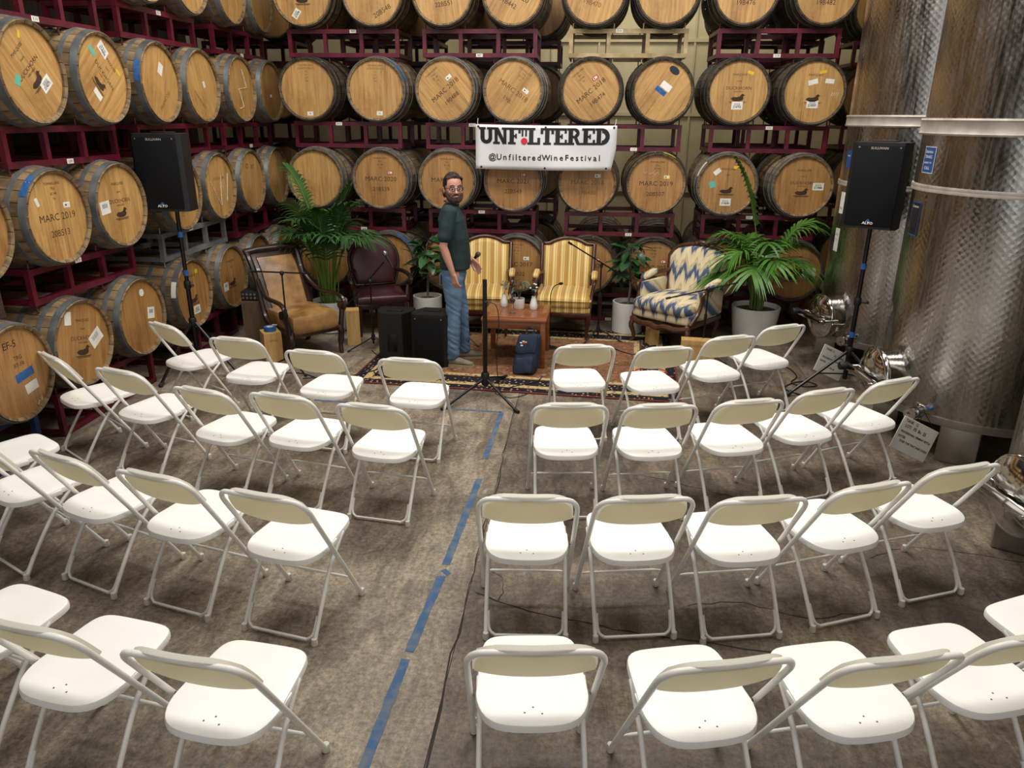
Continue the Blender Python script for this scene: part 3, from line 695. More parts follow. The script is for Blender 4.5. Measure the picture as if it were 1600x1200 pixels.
for k, (i, j) in enumerate([(1, 2), (3, 4), (5, 6)]):
    c = (LY[1][i]+LY[1][j])/2; rack('maroon', hf, M['rack'], (XL, c, 0), 90, (LY[1][i]-c, LY[1][j]-c), f"maroon steel floor rack at left, {['nearest, beside folding chairs', 'second, behind the speaker stand', 'far one in the corner'][k]}", 'racks of the left stack', None, True)
rack('blue', hf, M['rack_blue'], (XL, 3.98, 0), 90, (.39, -.39), 'blue steel floor rack at the left edge under the taped barrel', 'racks of the left stack', None, True)
hw = LZ[2]-.345-LZ[1]-.342
rack('wood', hw, M['rack_wood'], (XL, 3.9, LZ[1]+.342), 90, (.4, -.4), 'dark worn wooden looking rack at the left edge above the taped barrel', 'racks of the left stack')
for c in ((BX[3][0]+BX[3][1])/2+.2, (BX[3][2]+BX[3][3])/2+.2, (BX[3][4]+BX[3][5])/2+.2, (BX[3][6]+BX[3][7])/2+.2, 3.8, -4.5): rack('maroon', BZ[1]-.345, M['rack'], (c, YB+1.35, 0), 0, (-.38, .38), 'maroon steel floor rack under the shadowed second layer at back', 'floor racks of the second layer', None, True)
for c in (5.3, 7.1, 8.5): rack('maroon', hf, M['rack'], (XL-1.3, c, 0), 90, (-.38, .38), 'maroon steel floor rack under the shadowed second layer at left', 'floor racks of the left second layer', None, True)
# ------------------------------------------------------------------ folding chairs
M['plastic'] = plain('white plastic', '#f0efec', .42, c2='#eae8e3', scale=3, spec=.4)
M['plastic_back'] = plain('cream plastic underside', '#e6dcb8', .55, c2='#dacfa8', scale=4)
M['tubew'] = plain('white painted tube', '#e6e4de', .38, c2='#dbd8d0', scale=9, varied=.04)
M['cap'] = plain('pale rubber foot', '#c7c2b6', .7)
M['screw'] = plain('dark screw', '#55524c', .5, .5)
def shell_mat(name, c, tr):
    m, nt, b = newmat(name); b.inputs['Base Color'].default_value = lin(c); b.inputs['Roughness'].default_value = .45
    t_ = nt.nodes.new('ShaderNodeBsdfTranslucent'); t_.inputs[0].default_value = lin(c); mx = nt.nodes.new('ShaderNodeMixShader'); mx.inputs[0].default_value = tr
    nt.links.new(b.outputs[0], mx.inputs[1]); nt.links.new(t_.outputs[0], mx.inputs[2]); nt.links.new(mx.outputs[0], nt.nodes['Material Output'].inputs[0]); return m
M['shell'] = shell_mat('thin white plastic shell', '#f0eee6', .5); M['shell_rear'] = shell_mat('thin shade-tinted cream plastic', '#f3ecd2', .55)  # rear cream paints in the tan that lighting gives, plus yellowed plastic
def tl(z): return .4245-.4505*z/.768
def tubept(x, z): return Vector((x, tl(z), z))
def make_chair():
    root = ob('folding_chair', None)
    # seat
    half = [(0, .012), (.07, .014), (.125, .026), (.165, .055), (.19, .1), (.2, .15), (.1985, .2), (.193, .28), (.187, .35), (.18, .405), (.165, .44), (.135, .46), (.09, .466), (.04, .467)]
    out = half+[(0, .467)]+[(-x, y) for x, y in reversed(half[1:])]
    out = [(p.x, p.y) for p in cr([(x, y, 0) for x, y in out], 2, True)]
    V = []; F = []; n = len(out); cy = .25
    def zt(x, y): return .437+.004*((y-.25)/.2)-.006*max(0, 1-(x/.17)**2-((y-.2)/.2)**2)
    rings = [(1, -.028), (1, -.01), (.985, -.002), (.95, 0), (.7, 0), (.4, 0), (.15, 0)]
    for k, dz in rings:
        for x, y in out: V.append((x*k, cy+(y-cy)*k, zt(x*k, cy+(y-cy)*k)+dz))
    for j in range(len(rings)-1):
        for i in range(n): F.append((j*n+i, j*n+(i+1) % n, (j+1)*n+(i+1) % n, (j+1)*n+i))
    F.append(tuple((len(rings)-1)*n+i for i in range(n)))
    F.append(tuple(range(n-1, -1, -1)))
    mb = MB().add(V, F)
    for s in (-1, 1): mb.rbox((s*.193, .2, .415), (.012, .12, .03), .004)
    seat = mb.build('seat', M['plastic'], root, 50)
    sm = MB().lathe([(0, 0), (.0035, 0), (.0035, .0012), (0, .0014)], 8).mesh('screw', M['screw'])
    for x, y in ((-.03, .075), (.03, .07), (.0, .1)): ob('screw', sm, seat, (x, y, zt(x, y)-.0002))
    # backrest shell (concave towards the sitter) with a rear face coloured for yellowing and its shaded tan
    def panel(off0, off1, inset, name, mat, ztop):
        V = []; F = []; nx, nz = 16, 6
        for side in (0, 1):
            off = off0 if side == 0 else off1
            for i in range(nx+1):
                t = -1+2*i/nx; zb = .588+.03*abs(t)**3+inset; zz = ztop-.045*abs(t)**6-inset
                for j in range(nz+1):
                    z = zb+(zz-zb)*j/nz; x = t*(.207-inset-.034*max(0, (z-.66)/.12)**1.5); bow = -.016*(1-t*t)
                    V.append((x, tl(z)+off+bow+.004, z+off*.55))
        A = (nx+1)*(nz+1); idx = lambda s, i, j: s*A+i*(nz+1)+j
        for i in range(nx):
            for j in range(nz):
                F.append((idx(0, i, j), idx(0, i+1, j), idx(0, i+1, j+1), idx(0, i, j+1))); F.append((idx(1, i, j), idx(1, i, j+1), idx(1, i+1, j+1), idx(1, i+1, j)))
            F.append((idx(0, i, 0), idx(1, i, 0), idx(1, i+1, 0), idx(0, i+1, 0))); F.append((idx(0, i, nz), idx(0, i+1, nz), idx(1, i+1, nz), idx(1, i, nz)))
        for j in range(nz):
            F.append((idx(0, 0, j), idx(0, 0, j+1), idx(1, 0, j+1), idx(1, 0, j))); F.append((idx(0, nx, j), idx(1, nx, j), idx(1, nx, j+1), idx(0, nx, j+1)))
        if name != 'backrest': F = [f for f in F if max(f) < A]      # thin skin
        return MB().add(V, F).build(name, mat, root, 50)
    bk = panel(.006, .022, 0, 'backrest', M['shell'], .782)
    rb = panel(-.001, .0055, .006, 'backrest_rear_face', M['shell_rear'], .772); rb.parent = bk
    # tube frame: front feet, up the sides and over the top
    c = []
    for z in (0.012, .2, .45, .6): c.append(tubept(.2168+.0057*min(z/.6, 1), z))
    arc = [tubept(.2225-.055*(1-math.cos(a)), .69+.078*math.sin(a)) for a in [PI/2*i/6 for i in range(7)]]
    right = c+arc; path = right+[Vector((-p.x, p.y, p.z)) for p in reversed(right)]
    MB().tube(path, .0115, 10).build('back_frame', M['tubew'], root, 60)
    leg = lambda s: [(s*.185, .335, .42), (s*.186, .30, .40), (s*.187, .2, .31), (s*.189, .11, .19), (s*.19, .04, .08), (s*.1905, 0, .012)]
    for s in (-1, 1): MB().tube(cr(leg(s), 3), .0108, 8).build('rear_leg', M['tubew'], root, 60)
    br = [(-.178, .062, .115), (-.178, .035, .07), (-.172, .016, .038), (-.15, .005, .022), (-.12, .003, .02), (.12, .003, .02), (.15, .005, .022), (.172, .016, .038), (.178, .035, .07), (.178, .062, .115)]
    MB().tube(cr(br, 2), .0078, 6).build('rear_brace', M['tubew'], root, 60)
    p = tubept(.2, .155); MB().tube([(-.216, p.y, .155), (-.19, p.y+.006, .155), (-.17, p.y+.006, .155), (.17, p.y+.006, .155), (.19, p.y+.006, .155), (.216, p.y, .155)], [.003, .004, .0075, .0075, .004, .003], 6).build('front_crossbar', M['tubew'], root, 60)
    cp = MB().lathe([(0, 0), (.0155, 0), (.0165, .006), (.0135, .035), (.011, .036)], 10).mesh('foot_cap', M['cap'])
    for x, y in ((-.1905, 0), (.1905, 0), (-.2168, .4205), (.2168, .4205)): ob('foot_cap', cp, root, (x, y, 0))
    hg = MB().tube([(0, 0, 0), (.02, 0, 0)], .007, 6).mesh('hinge_pin', M['screw'])
    for s in (-1, 1): ob('hinge_pin', hg, root, (.208 if s > 0 else -.228, tl(.42), .42))
    return root
CH = [('R11', 0.035, 5.217, 10.2), ('R12', 0.615, 5.235, 17.4), ('R13', 1.146, 5.589, 22.6), ('R14', 1.628, 5.965, 27.3),
('R21', -0.044, 4.030, 7.0), ('R22', 0.485, 4.084, 11.4), ('R23', 1.018, 4.218, 16.7), ('R24', 1.521, 4.452, 24.2), ('R25', 2.023, 4.705, 29.2),
('R31', -0.203, 2.898, 4.8), ('R32', 0.317, 2.952, 10.5), ('R33', 0.825, 3.002, 12.9), ('R34', 1.361, 3.183, 22.7), ('R35', 1.876, 3.437, 22.0),
('R41', -0.099, 1.919, 6.9), ('R42', 0.499, 1.923, 14.5), ('R43', 1.045, 2.003, 15.5), ('R44', 1.548, 2.167, 18.0), ('R45', 2.06, 2.42, 26),
('L11', -1.170, 4.737, -3.3), ('L12', -1.884, 4.833, -7.6), ('L13', -2.566, 5.070, -7.3), ('L14', -3.287, 5.364, -29.7),
('L21', -1.190, 3.873, -7.0), ('L22', -1.771, 3.976, -11.3), ('L23', -2.282, 4.005, -16.0), ('L24', -2.978, 4.276, -18.1), ('L25', -3.613, 4.510, -33.4),
('L31', -1.375, 2.785, -11.1), ('L32', -1.955, 2.909, -14.0), ('L33', -2.515, 3.046, -19.8), ('L34', -3.061, 3.170, -27.5), ('L35', -3.5, 3.5, -30),
('L41', -1.188, 1.761, -6.0), ('L42', -1.793, 1.847, -9.1), ('L43', -2.35, 2.0, -16)]
chair0 = make_chair()
ROWC = {'1': 'front row nearest the stage', '2': 'second row', '3': 'third row', '4': 'row nearest the camera'}
for k, (n, x, y, a) in enumerate(CH):
    o = chair0 if k == 0 else copy_tree(chair0)
    o.location = (x, y, .001); o.rotation_euler = (0, 0, R(a))
    side = 'right' if n[0] == 'R' else 'left'; q = int(n[2])
    pos = 'beside the aisle' if q == 1 else f'{ORD[q-1]} from the aisle'
    tag(o, f'white folding chair {pos}, {side} block, {ROWC[n[1]]}', 'chair', 'white folding chairs for the audience')
# ------------------------------------------------------------------ stainless tanks
def steel_mat(name, dimple, rough=.2, c=(.56, .55, .53, 1)):
    m, nt, b = newmat(name); b.inputs['Metallic'].default_value = 1
    tc = nt.nodes.new('ShaderNodeTexCoord'); sx = nt.nodes.new('ShaderNodeSeparateXYZ'); nt.links.new(tc.outputs['Object'], sx.inputs[0])
    ang = math_(nt, 'MULTIPLY', math_(nt, 'ARCTAN2', sx.outputs[1], sx.outputs[0]), .7)
    cb = nt.nodes.new('ShaderNodeCombineXYZ'); nt.links.new(ang, cb.inputs[0]); nt.links.new(sx.outputs[2], cb.inputs[1])
    nz = node(nt, 'ShaderNodeTexNoise', Scale=2.5, Detail=6, Roughness=.7); nt.links.new(tc.outputs['Object'], nz.inputs[0])
    mp = nt.nodes.new('ShaderNodeMapping'); mp.inputs['Scale'].default_value = (14, 1.2, 1); nt.links.new(cb.outputs[0], mp.inputs[0])
    n2 = node(nt, 'ShaderNodeTexNoise', Scale=3, Detail=4); nt.links.new(mp.outputs[0], n2.inputs[0])
    nt.links.new(ramp(nt, [(.3, tuple(x*.72 for x in c[:3])+(1,)), (.7, c)], nz.outputs[0]), b.inputs['Base Color'])
    nt.links.new(ramp(nt, [(.3, (rough*.7,)*3+(1,)), (.7, (rough*1.5,)*3+(1,))], n2.outputs[0]), b.inputs['Roughness'])
    if dimple:
        mr = nt.nodes.new('ShaderNodeMapping'); mr.inputs['Rotation'].default_value = (0, 0, R(45)); nt.links.new(cb.outputs[0], mr.inputs[0])
        vo = node(nt, 'ShaderNodeTexVoronoi', Scale=27, Randomness=.1); nt.links.new(mr.outputs[0], vo.inputs[0])
        h = math_(nt, 'ADD', math_(nt, 'MULTIPLY', vo.outputs[0], 1.0), math_(nt, 'MULTIPLY', nz.outputs[0], 1.2))
        bp = node(nt, 'ShaderNodeBump', Strength=.16, Distance=.01); nt.links.new(h, bp.inputs['Height']); nt.links.new(bp.outputs[0], b.inputs['Normal'])
    return m
M['tank'] = steel_mat('dimpled stainless steel', True, .24, (.46, .435, .41, 1))
M['steel'] = plain('polished steel', (.62, .61, .6, 1), .12, 1, c2=(.5, .49, .48, 1), scale=4)
M['steel_dull'] = plain('dull stainless', (.45, .43, .41, 1), .38, 1, c2=(.33, .31, .29, 1), scale=5, bump=.05)
M['band'] = plain('pale insulated band', '#b9b0a6', .5, .25, c2='#9d948a', scale=8, bump=.08)
M['blackmetal'] = plain('black painted metal', '#0d0d0e', .35, .2)
M['board'] = plain('whiteboard', '#d9d7d0', .35, c2='#cfcdc6', scale=9)
M['bluelabel'] = plain('blue printed label', '#1c4a86', .45)
M['plasticclear'] = plain('glossy sticker', '#b9bcc2', .2)
def manway(parent, ang, z, Rr):
    A = Matrix.Rotation(R(ang), 4, 'Z') @ Matrix.Translation((Rr-.03, 0, z)) @ Matrix.Rotation(PI/2, 4, 'Y')
    door = MB().lathe([(.2, 0), (.2, .13), (.215, .13), (.22, .14), (.22, .155), (.212, .165), (.2, .17)], 32, A).build('manway_neck', M['steel'], parent)
    MB().lathe([(.0, .235), (.06, .232), (.12, .218), (.17, .195), (.2, .172), (.2, .165), (0, .165)], 32, A).build('manway_door', M['steel'], parent)
    MB().rbox((0, 0, .26), (.06, .5, .02), .006, A).build('manway_arm', M['steel'], parent)
    MB().cyl(A @ Vector((0, .22, .1)), A @ Vector((0, .22, .3)), .012).build('hinge_bolt', M['steel'], parent)
    MB().lathe([(0, 0), (.03, 0), (.035, .01), (.035, .045), (.03, .055), (0, .055)], 10, A @ Matrix.Translation((0, -.22, .27))).build('clamp_knob', M['black'], parent)
    MB().cyl(A @ Vector((0, -.22, .1)), A @ Vector((0, -.22, .3)), .012).build('clamp_bolt', M['steel'], parent)
def valve(parent, ang, z, Rr, ln=.2, handle=None):
    A = Matrix.Rotation(R(ang), 4, 'Z') @ Matrix.Translation((Rr-.05, 0, z)) @ Matrix.Rotation(PI/2, 4, 'Y')
    p = MB().lathe([(.028, 0), (.028, ln-.06), (.045, ln-.06), (.045, ln-.04), (.03, ln-.04), (.03, ln-.02), (.05, ln-.02), (.05, ln+.03), (.034, ln+.03), (.034, ln+.06), (.045, ln+.06), (.045, ln+.085), (.025, ln+.085), (0, ln+.08)], 16, A).build('outlet_valve', M['steel'], parent)
    MB().tube([A @ Vector((0, 0, ln)), A @ Vector((-.07, 0, ln)), A @ Vector((-.075, .1, ln+.04))], .007, 6).build('valve_handle', M['steel'], p)
    if handle: MB().tube([A @ Vector((-.075, .1, ln+.04)), A @ Vector((-.076, .13, ln+.052))], .011, 8).build('handle_grip', M[handle], p)
    return A
def tank(x, y, Rr, mang, mz, label, bands, vang):
    t = thing('steel_tank', label, 'tank', (x, y, 0))
    b = MB().lathe([(0, .34), (Rr*.5, .32), (Rr, .3), (Rr, 4.6), (Rr*.6, 4.85), (0, 4.95)], 96).build('tank_body', M['tank'], t, 35)
    MB().lathe([(Rr+.001, .28), (Rr+.012, .28), (Rr+.014, .3), (Rr+.012, .335), (Rr+.001, .335)], 96).build('base_rim', M['steel_dull'], t)
    for z, hh, th in bands:
        MB().lathe([(Rr, z-hh/2), (Rr+th, z-hh/2), (Rr+th*1.3, z-hh/2+.012), (Rr+th, z-hh/2+.02), (Rr+th, z+hh/2-.02), (Rr+th*1.3, z+hh/2-.012), (Rr+th, z+hh/2), (Rr, z+hh/2)], 96).build('jacket_band', M['band'], t)
    for k in range(4):
        a = R(vang+20+90*k); c = Vector((math.cos(a), math.sin(a), 0))*(Rr-.12)
        MB().rbox((0, 0, .15), (.26, .2, .3), .012, Matrix.Translation(c) @ Matrix.Rotation(a+PI/2, 4, 'Z')).build('support_leg', M['steel_dull'], t)
    manway(t, mang, mz, Rr); valve(t, vang, .38, Rr, .2, 'bluelabel')
    return t
RT = .7
t1 = tank(3.14, 7.6, RT, 196, .52, 'tall dimpled steel tank farthest back, behind the right loudspeaker', [(2.34, .1, .02), (1.78, .045, .01)], 222)
t2 = tank(3.08, 5.72, RT, 186, .5, 'tall dimpled steel tank in the middle, whole left side in view', [(2.31, .11, .022), (1.9, .045, .01)], 219)
t3 = tank(3.1, 3.8, RT, 190, .52, 'dimpled steel tank at the right edge with manway beside chairs', [(2.31, .11, .022)], 222)
def tank_label(t, ang, z, w_, h_, mat, lines, frame=None):
    A = Matrix.Rotation(R(ang), 4, 'Z') @ Matrix.Translation((RT+.004, 0, z)) @ Matrix.Rotation(PI/2, 4, 'Z')
    def curved(w2, h2, r):
        V = []; F = []
        for i in range(9):
            a = R(ang)+(i/8-.5)*w2/RT; V += [(r*math.cos(a), r*math.sin(a), z-h2/2), (r*math.cos(a), r*math.sin(a), z+h2/2)]
            if i: F.append((2*i-2, 2*i, 2*i+1, 2*i-1))
        return MB().add(V, F)
    o = curved(w_, h_, RT+.003).build('tank_label', M[frame or mat], t)
    if frame: curved(w_*.9, h_*.93, RT+.0035).build('label_face', M[mat], o)
    for k, (s, zz, sz, m) in enumerate(lines):
        ob('printed_line', text_mesh(s, sz, M[m]), o, tuple(Matrix.Rotation(R(ang), 3, 'Z') @ Vector((RT+.006, 0, z+zz))), (0, 0, R(ang+90)))
tank_label(t2, 184, 2.09, .15, .18, 'bluelabel', [('Stainless', .055, .03, 'paper'), ('TANKS', .02, .03, 'paper'), ('WINERY 707', -.02, .018, 'paper'), ('CALL', -.055, .03, 'paper')], 'plasticclear')
tank_label(t2, 180, 1.68, .14, .24, 'black', [('Contents', .085, .026, 'paper'), ('FS-25', -.075, .035, 'ink')], 'bluelabel')
tank_label(t2, 180, 1.615, .125, .07, 'paper', [('2-25FS-VW', 0, .024, 'ink')])
tank_label(t1, 186, 2.0, .1, .16, 'bluelabel', [('TANKS', .03, .02, 'paper')])
tank_label(t1, 186, 1.6, .09, .2, 'paper', [('FS-25', -.05, .025, 'ink')])
tank_label(t1, 186, 1.25, .09, .22, 'board', [('25-FS', .05, .025, 'ink'), ('T 12', 0, .025, 'ink')])
def whiteboard(loc, tilt, rz, w_, h_, lines, label):
    o = ob('whiteboard_sign', MB().rbox((0, 0, 0), (w_, .006, h_), .002, seg=1).mesh('whiteboard_sign', M['board'], 0), None, loc, (R(-6), R(tilt), R(rz))); tag(o, label, 'sign')
    for s, x, z, sz in lines: ob('handwriting', text_mesh(s, sz, M['ink'], .0006), o, (x, -.0042, z))
    MB().tube([(-w_*.1, 0, h_/2-.01), (-w_*.05, .01, h_/2+.08), (w_*.42, 0, h_/2-.01)], .0025, 5).build('hanging_wire', M['blackmetal'], o)
    return o
whiteboard((2.37, 5.02, .235), 27, 20, .36, .24, [('TANK  12', -.09, .095, .03), ('LOT:  FS  Bu  25', -.03, .06, .032), ('PROCESSIONAL: FERMENT SETTLE', 0, .015, .02), ('NOTES:', -.12, -.02, .022), ('DOES THIS THAT AND CORKS', .02, -.05, .021)], 'handwritten whiteboard tag hanging from the middle tank valve')
whiteboard((2.36, 6.86, .2), 25, 22, .34, .26, [('TANK 11', -.08, .1, .028), ('10  CLEAN', .05, .065, .028), ('PROCESSIONAL: Good', -.03, .02, .022), ('NOTES:', -.11, -.02, .022), ('PUT ON 25', 0, -.055, .024)], 'handwritten whiteboard tag on the rear tank, behind the tripod')

# ------------------------------------------------------------------ loudspeakers and stands
def grille_mat():
    m, nt, b = newmat('speaker grille'); v = coords(nt, (1, 1, 1)); w_ = node(nt, 'ShaderNodeTexWave', Scale=55); w_.bands_direction = 'Z'; nt.links.new(v, w_.inputs[0])
    nt.links.new(ramp(nt, [(.2, lin('#08080a')), (.8, lin('#15161a'))], w_.outputs[0]), b.inputs['Base Color']); b.inputs['Roughness'].default_value = .8; b.inputs['Specular IOR Level'].default_value = .2; return m
M['grille'] = grille_mat()
def speaker(loc, rz, w_, d_, h_, label, named, tiltx=0):
    o = ob('loudspeaker', None, None, loc, (R(tiltx), 0, R(rz))); tag(o, label, 'loudspeaker', 'loudspeakers')
    poly = [(-w_/2, -d_/2+.03), (-w_/2+.035, -d_/2), (w_/2-.035, -d_/2), (w_/2, -d_/2+.03), (w_/2, .02), (w_*.3, d_/2), (-w_*.3, d_/2), (-w_/2, .02)]
    bm = MB().prism(poly, 0, h_); V = [Vector(v) for v in bm.v]
    bm.v = [tuple(v if not (v.y < -d_/2+.04 and abs(v.x) > w_*.3 and (v.z < .01 or v.z > h_-.01)) else v) for v in V]
    bm.build('cabinet', M['black'], o, 30)
    g = MB().rbox((0, -d_/2-.006, h_*.5), (w_-.06, .014, h_-.05), .006); g.build('grille', M['grille'], o)
    ob('brand_badge', text_mesh('ALTO', .028, M['paper'], .001, 1.15), o, (0, -d_/2-.0145, .048))
    q = MB().prism([(-.02, 0), (.02, 0), (0, .022)], 0, .001, Matrix.Translation((0, -d_/2-.0138, .062)) @ Matrix.Rotation(PI/2, 4, 'X')).build('badge_mark', M['bluetape'], o, 0)
    if named: ob('painted_name', text_mesh('SULLIVAN', .027, M['chalk'], 0, 1.1), o, (.0, -d_/2-.0145, h_-.045))
    for x in (-w_*.36, w_*.36): MB().lathe([(0, 0), (.007, 0), (.007, .003), (0, .004)], 8, Matrix.Translation((x, -d_/2-.013, h_-.04)) @ Matrix.Rotation(PI/2, 4, 'X')).build('grille_screw', M['steel_dull'], o)
    MB().rbox((0, .02, h_+.004), (w_*.45, .06, .02), .006).build('top_handle', M['black'], o)
    MB().rbox((0, d_*.5, h_*.4), (.1, .01, .18), .003).build('rear_panel', M['blackmetal'], o)
    return o
def tripod(loc, top, hub, spread, angs, label, tape, pole_r=.018):
    t = thing('speaker_stand', label, 'stand', loc, 0, 'tripod speaker stands')
    MB().cyl((0, 0, .1), (0, 0, top*.55), pole_r*1.15).build('outer_pole', M['blackmetal'], t)
    MB().cyl((0, 0, top*.5), (0, 0, top), pole_r).build('inner_pole', M['blackmetal'], t)
    MB().lathe([(.028, 0), (.034, .01), (.034, .07), (.028, .08)], 14, c=(0, 0, hub-.03)).build('hub_collar', M['black'], t)
    MB().lathe([(.026, 0), (.03, .01), (.03, .06), (.026, .07)], 14, c=(0, 0, top*.55-.03)).build('height_collar', M['black'], t)
    MB().tube([(0, 0, top*.55), (.05, -.03, top*.55), (.075, -.045, top*.55+.01)], [.008, .008, .016], 8).build('clamp_knob', M['black'], t)
    for a in angs:
        d = Vector((math.cos(R(a)), math.sin(R(a)), 0)); e = d*spread
        l = MB().tube([d*.03+Vector((0, 0, hub)), e+Vector((0, 0, .02))], .014, 8).build('leg', M['blackmetal'], t)
        MB().tube([d*(spread*.93)+Vector((0, 0, .045)), e+Vector((0, 0, .018)), e*1.03+Vector((0, 0, .015))], [.017, .02, .018], 8).build('rubber_foot', M['black'], l)
        MB().tube([Vector((0, 0, hub*.42))+d*.02, d*(spread*.5)+Vector((0, 0, hub*.52))], .007, 6).build('brace', M['blackmetal'], t)
    for z, m in tape: MB().lathe([(pole_r*1.15+.0015, 0), (pole_r*1.15+.003, 0), (pole_r*1.15+.003, .05), (pole_r*1.15+.0015, .05)], 14, c=(0, 0, z)).build('tape_wrap', M[m], t)
    return t
tripod((2.44, 6.7, 0), 1.5, .36, .62, (205, 300, 70), 'black tripod speaker stand with taped pole beside the tanks', [(.5, 'bluetape'), (1.12, 'bluetape')])
speaker((2.44, 6.69, 1.49), -30, .43, .36, .69, 'black loudspeaker on the tripod in front of the steel tanks', True)
tripod((-3.64, 6.4, 0), 1.56, .5, .45, (250, 350, 120), 'black tripod speaker stand with taped pole beside the left barrels', [(1.3, 'bluetape'), (.95, 'bluetape')])
speaker((-3.66, 6.38, 1.55), 6, .43, .36, .64, 'black loudspeaker on the tripod in front of the left barrels', True)
speaker((-1.88, 7.12, 0), 178, .36, .3, .5, 'black loudspeaker on the floor, turned away, left of the pair', False)
speaker((-1.47, 6.97, 0), -3, .36, .3, .54, 'black loudspeaker on the floor beside the standing man', False)

# ------------------------------------------------------------------ microphone stands
M['micgrey'] = plain('microphone mesh', '#8b8e92', .35, .8, c2='#5f6266', scale=90)
def mic(parent, a, b):
    a, b = Vector(a), Vector(b); d = (b-a).normalized()
    m = MB().tube([a, a+d*.03, b-d*.05], [.009, .011, .017], 10).build('microphone_body', M['black'], parent)
    MB().tube([b-d*.052, b-d*.045, b-d*.02, b-d*.004, b], [.018, .024, .027, .02, .006], 12).build('microphone_grille', M['micgrey'], m)
def boom_stand(loc, top, a, b, label, micv=None, angs=(200, 320, 80), spread=.28):
    t = thing('microphone_stand', label, 'microphone stand', loc, 0, 'boom microphone stands')
    MB().cyl((0, 0, .06), (0, 0, top*.6), .011).build('outer_pole', M['blackmetal'], t)
    MB().cyl((0, 0, top*.55), (0, 0, top), .008).build('inner_pole', M['blackmetal'], t)
    MB().lathe([(.016, 0), (.016, .05)], 10, c=(0, 0, top*.58)).build('clutch', M['black'], t)
    MB().lathe([(.02, 0), (.024, .01), (.02, .06)], 10, c=(0, 0, .1)).build('hub_collar', M['black'], t)
    for k in angs:
        d = Vector((math.cos(R(k)), math.sin(R(k)), 0)); l = MB().tube([d*.01+Vector((0, 0, .13)), d*spread+Vector((0, 0, .012))], .008, 6).build('leg', M['blackmetal'], t)
        MB().tube([d*spread*.92+Vector((0, 0, .02)), d*spread*1.04+Vector((0, 0, .011))], .011, 6).build('rubber_foot', M['black'], l)
    L = Vector(loc); a2, b2 = Vector(a)-L, Vector(b)-L
    if a is not None:
        MB().tube([a2, b2], .0075, 8).build('boom_arm', M['blackmetal'], t)
        MB().ball((0, 0, top), .02, .02, .025).build('boom_clamp', M['black'], t)
        MB().tube([a2, a2+(b2-a2).normalized()*.05], .012, 8).build('boom_weight', M['black'], t)
    if micv: mic(t, Vector(micv[0])-L, Vector(micv[1])-L)
    return t
boom_stand((-2.81, 6.6, 0), .955, (-3.12, 6.62, .96), (-2.52, 6.57, .965), 'black microphone stand with level boom before the leather armchair')
boom_stand((-2.2, 7.38, 0), .73, (-2.47, 7.36, .46), (-2.05, 7.41, .93), 'black microphone stand with silver microphone before the burgundy armchair', ((-1.95, 7.38, .88), (-2.05, 7.42, 1.04)), (215, 330, 90))
boom_stand((-1.3, 7.72, 0), 1.08, (-1.92, 7.95, 1.17), (-1.14, 7.42, 1.0), 'microphone stand behind the man, boom reaching past the small tree', ((-1.16, 7.42, .93), (-1.05, 7.36, 1.06)))
boom_stand((.19, 8.02, 0), .84, (-.17, 7.78, 1.12), (.53, 8.2, .64), 'black microphone stand with boom before the right striped armchair', None, (235, 340, 100))
boom_stand((1.26, 7.48, 0), .73, (.84, 7.42, .635), (1.56, 7.56, .79), 'black microphone stand with boom before the patterned armchair', None, (215, 320, 90))
t = thing('microphone_stand', 'tall straight black microphone stand on the floor at the aisle', 'microphone stand', (-.83, 6.13, 0))
MB().cyl((0, 0, .1), (0, 0, 1.05), .019).build('pole', M['blackmetal'], t)
MB().lathe([(.03, 0), (.038, .02), (.038, .1), (.028, .12)], 12, c=(0, 0, .1)).build('hub_collar', M['black'], t)
for k in (232, 310, 75):
    d = Vector((math.cos(R(k)), math.sin(R(k)), 0)); l = MB().tube([d*.02+Vector((0, 0, .16)), d*.5+Vector((0, 0, .013))], .012, 8).build('leg', M['blackmetal'], t)
    MB().tube([d*.46+Vector((0, 0, .02)), d*.52+Vector((0, 0, .014))], .016, 8).build('rubber_foot', M['black'], l)
MB().tube([(.0, -.02, .86), (.03, -.02, .86)], .01, 8).build('clamp_knob', M['black'], t)
MB().tube(cr([(.02, 0, .86), (.1, .0, .82), (.12, 0, .65), (.1, .0, .45), (.11, .0, .2), (.13, .05, .01)], 5), .004, 5).build('cable', M['black'], t)
gm = thing('gooseneck_microphone', 'small black gooseneck microphone standing behind the low table', 'microphone', (-.33, 7.62, 0))
MB().lathe([(.09, 0), (.09, .012), (.02, .02), (0, .02)], 20).build('round_base', M['black'], gm)
MB().tube(cr([(0, 0, .015), (0, 0, .45), (0, -.02, .6), (.03, -.06, .69), (.07, -.12, .73), (.1, -.17, .75)], 5), .005, 6).build('gooseneck', M['blackmetal'], gm)
MB().tube([(.09, -.155, .745), (.105, -.18, .753), (.12, -.205, .76)], [.01, .015, .012], 8).build('microphone_capsule', M['black'], gm)

